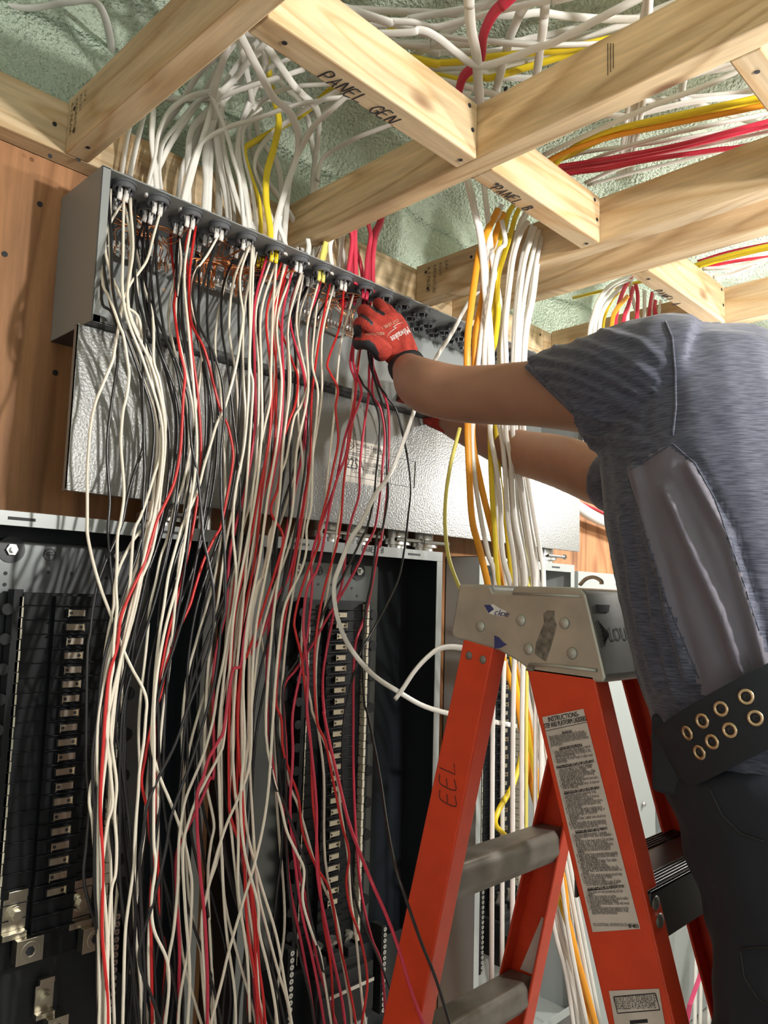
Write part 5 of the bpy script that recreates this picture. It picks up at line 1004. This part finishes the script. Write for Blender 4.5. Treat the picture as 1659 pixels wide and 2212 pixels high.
('w', cH([(180, 150), (290, 680), (330, 850), (400, 1000), (450, 1120), (440, 1330), (500, 1550), (560, 1700), (580, 1800), (650, 2250)])),
('r', cH([(250, -100), (290, 50), (300, 250), (350, 430), (410, 600), (440, 850), (530, 1080), (620, 1230), (660, 1400), (690, 1600), (740, 1800), (800, 2100), (830, 2300)])),
('w', cH([(280, 60), (310, 300), (350, 520), (400, 640), (450, 800), (520, 1050), (600, 1260), (650, 1380)])),
('w', cH([(55, 100), (60, 200), (70, 500), (90, 850), (120, 1250), (190, 1550), (270, 1850), (330, 2050), (370, 2300)])), ('w', cH([(-30, 1200), (0, 1450), (60, 1700), (110, 1950), (150, 2100), (200, 2300)])), ('w', cH([(30, 1000), (120, 1350), (130, 1550), (190, 1800), (240, 2050), (270, 2300)])),
('r', cH([(-30, 750), (0, 900), (60, 1150), (110, 1500), (130, 1800), (160, 2030)])), ('k', cH([(220, 430), (310, 650), (400, 900), (460, 1100), (480, 1350), (540, 1650), (600, 1900), (650, 2212)])),
('w', cDd([(140, 300), (100, 620), (70, 750), (60, 900), (90, 1080), (110, 1350), (150, 1600)])+cE([(170, 800), (200, 1100), (190, 1500), (190, 1900)])), ('w', cDd([(250, 0), (240, 300), (270, 600), (290, 900), (240, 1100), (200, 1400), (190, 1600)])),
('w', cDd([(290, 0), (280, 300), (330, 700), (310, 1000), (330, 1300), (320, 1600)])+cE([(280, 500), (250, 900), (240, 1300), (240, 1900)])), ('w', cDd([(280, 300), (260, 850), (240, 1200), (270, 1500)])+cE([(280, 800), (290, 1300), (310, 1900)])),
('k', cDd([(140, 50), (90, 450), (110, 900), (170, 1250), (190, 1700)])), ('k', cDd([(330, 0), (380, 500), (440, 1000), (480, 1400)])), ('w', cE([(1370, 0), (1240, 500), (1170, 900), (1180, 1300), (1230, 1900)])),
('w', cDd([(1659, 470), (1540, 850), (1430, 1100), (1330, 1400), (1220, 1843)])+cE([(1180, 900), (1250, 1900)])), ('p', cG([(40, 850), (0, 1150)])+cC([(1480, 1350)])+cDd([(1400, 150), (1350, 270), (1250, 450), (1190, 650), (1130, 850)])), ('p', cDd([(1300, 560), (1260, 650), (1180, 850), (1100, 1020), (1020, 1180), (930, 1400), (920, 1750)])),
('w', cDd([(1400, 250), (1350, 420), (1230, 650), (1130, 850), (1060, 1050), (990, 1350)])), ('w', cDd([(1200, 500), (1230, 750), (1300, 1100), (1270, 1300), (1240, 1600)])), ('r', cDd([(1450, 800), (1460, 1000), (1520, 1200), (1600, 1400), (1640, 1550)])), ('w', cDd([(1490, 0), (1470, 350), (1500, 700), (1540, 1050), (1590, 1300)])),
('r', cE([(760, 850), (800, 1000), (820, 1200), (800, 1500), (780, 1900)])), ('w', cE([(700, 0), (720, 250), (680, 600), (700, 900), (830, 1200), (850, 1500), (800, 1900)]))]
FY = [430, 700, 800, 900, 1000, 1100, 1200, 1350, 1500, 1700, 1900, 2212, 2330]
FL = [240, 250, 300, 332, 335, 325, 300, 255, 218, 205, 205, 215, 215]
FM = [520, 490, 495, 495, 488, 470, 450, 425, 410, 405, 415, 425, 425]
FRr = [800, 770, 770, 760, 750, 735, 715, 690, 680, 690, 700, 760, 780]
def flow(q_, y):
    L_, m_, r_ = np.interp(y, FY, FL), np.interp(y, FY, FM), np.interp(y, FY, FRr)
    return L_+(m_-L_)*2*q_ if q_ < .5 else m_+(r_-m_)*(2*q_-1)
def inv(x, y):
    lo, hi = -.1, 1.15
    for _ in range(24):
        md = (lo+hi)/2
        if flow(md, y) < x: lo = md
        else: hi = md
    return (lo+hi)/2
rw = random.Random(11)
def ytop(x): return 425+.432*(x-275)
WIRES = []
for col, pts in HERO:
    pts = list(pts)
    if pts[0][1] > 900:
        q_ = inv(*pts[0]); up_ = []
        x0 = flow(q_, 430); up_.append((x0, ytop(x0)))
        y = ytop(x0)+110
        while y < pts[0][1]-110: up_.append((flow(q_, y)+rw.uniform(-8, 8), y)); y += 130
        pts = up_+pts
    if pts[-1][1] < 2200:
        q_ = max(inv(*pts[-1]), .0); y = pts[-1][1]+130
        while y < 2340: pts.append((flow(q_, y)+rw.uniform(-6, 6), y)); y += 140
    WIRES.append((col, pts, rw.uniform(-.028, .0)))
# the rest follow the same bundles in twos and threes
ks = list(range(15)); cid = 0
pal = {0: 'wk', 1: 'kk', 2: 'kwk', 3: 'kk', 4: 'wk', 5: 'kk', 6: 'wkr', 7: 'kkw', 8: 'wk', 9: 'pk'}
for k in [0, 1, 2, 3, 4, 5, 6, 8, 1, 4, 7, 1, 2, 5, 3]:
    cid += 1; x = .505+.0557*k; r = rw.choice((0, 1, 1, 2)); xs_, ys_ = proj(V(x, YR[r], .585))
    q0 = min(max((xs_-235)/565, 0), 1); ph = rw.uniform(0, 6); amp = rw.uniform(.03, .085); dq = rw.uniform(-.06, .06)
    for j, c in enumerate(pal.get(k, 'wk')):
        if c == 'r' and rw.random() < .35: c = 'p'
        pts = [(xs_+j*2-2, ys_)]; y = ys_+70; ph2 = ph+j*rw.uniform(.4, 1.3)
        while y < 2340:
            t = (y-ys_)/1700; q_ = q0+dq*min(1, t*3)+amp*math.sin(ph2+y/190)*min(1, t*4)+.012*math.sin(y/70+j*2+ph)
            pts.append((flow(min(max(q_, .0), 1.0), y)+(j-1)*5*min(1, t*8), y)); y += rw.uniform(85, 125)
        WIRES.append((c, pts, rw.uniform(-.012, .028)))
WN = {'w': 'cream', 'k': 'black', 'r': 'scarlet', 'p': 'crimson'}
cnt = {}
for col, pts, dy in WIRES:
    x0, y0 = pts[0]; p3 = []
    kk = min(range(15), key=lambda k: abs(proj(V(.505+.0557*k, 1.085, .585))[0]-x0))
    q3 = P(x0, y0, Z=.590); Y0 = min(max(q3.y, 1.055), 1.135)
    for i, (px, py) in enumerate(pts):
        t = min(max((py-y0)/260, 0), 1); t = t*t*(3-2*t)
        fw_ = .27*min(max((py-1450)/450, 0), 1) if pts[-1][0] > 900 else 0   # two wires bow out past the ladder
        p3.append(P(px, py, Y=Y0*(1-t)+(1.0+dy)*t-.03*min(max((py-1000)/900, 0), 1)-fw_))
    p3[0].z = min(p3[0].z, ZC+.597)
    q = MB(); q.tube(smooth_path(p3, 5), .0021 if col != 'p' else .0023, 7)
    # stripped end of the outer sheath at the connector
    o = q.build('insulated_wire', M['w_'+col], smooth=True)
    tag(o, f'thin {WN[col]} wire hanging from the {ORD[kk]} connector row from the left of the grey box', 'wire', f'{WN[col]} wires from the {ORD[kk]} row of connectors')
# stubs of outer sheath poking through the connectors
for (x, y, k, r) in CONN:
    if k > 9: continue
    col = {5: ('c_y' if r < 2 else 'c_w'), 8: 'c_w', 7: ('c_ly' if r == 0 else 'c_w'), 9: 'c_r'}.get(k, 'c_w')
    for j in range(2):
        q = MB(); a = V(x-.005+.010*j, y, .606); q.tube([a, a+Vector((-.001, -.001, -.02)), a+Vector((-.002, -.001, -.027))], [.0040, .0040, .0038], 10, flat=.6, side=Vector((1, 0, 0)))
        o = q.build('sheath_stub', M[col], smooth=True); tag(o, f"{'yellow' if 'y' in col else 'red' if col == 'c_r' else 'white'} sheath end poking down through a connector in the {ORD[k]} row of the grey box", 'cable end', f'sheath ends in the {ORD[k]} row')
# bare copper ground wires sweeping to the ground bars
for i in range(64):
    k = rw.randrange(10); x = .505+.0557*k+rw.uniform(-.008, .008); y = rw.choice(YR)
    bar = [(.49, .625), (.655, .80), (.655, .80), (.90, 1.04)][0 if k < 3 else 1 if k < 5 else 2 if k < 7 else 3]
    xe = rw.uniform(bar[0]+.006, bar[1]-.006); a = V(x, y, .580); e = V(xe, 1.126, .545)
    mid = a*.45+e*.55+Vector((rw.uniform(-.02, .02), rw.uniform(-.012, .02), rw.uniform(.004, .028)))
    pts = [a, a+Vector((.35*(xe-x)*.4, .008, rw.uniform(-.004, .008))), mid, e+Vector((0, 0, .02)), e, e+Vector((0, 0, -.022))]
    q = MB(); q.tube(smooth_path(pts, 5), .0009, 6)
    o = q.build('bare_copper_wire', M['copper'], smooth=True); tag(o, f"bare copper ground wire bending to the {'left' if k < 3 else 'middle' if k < 7 else 'right'} ground bar inside the grey box", 'wire', f"copper ground wires at the {'left' if k < 3 else 'middle' if k < 7 else 'right'} ground bar")
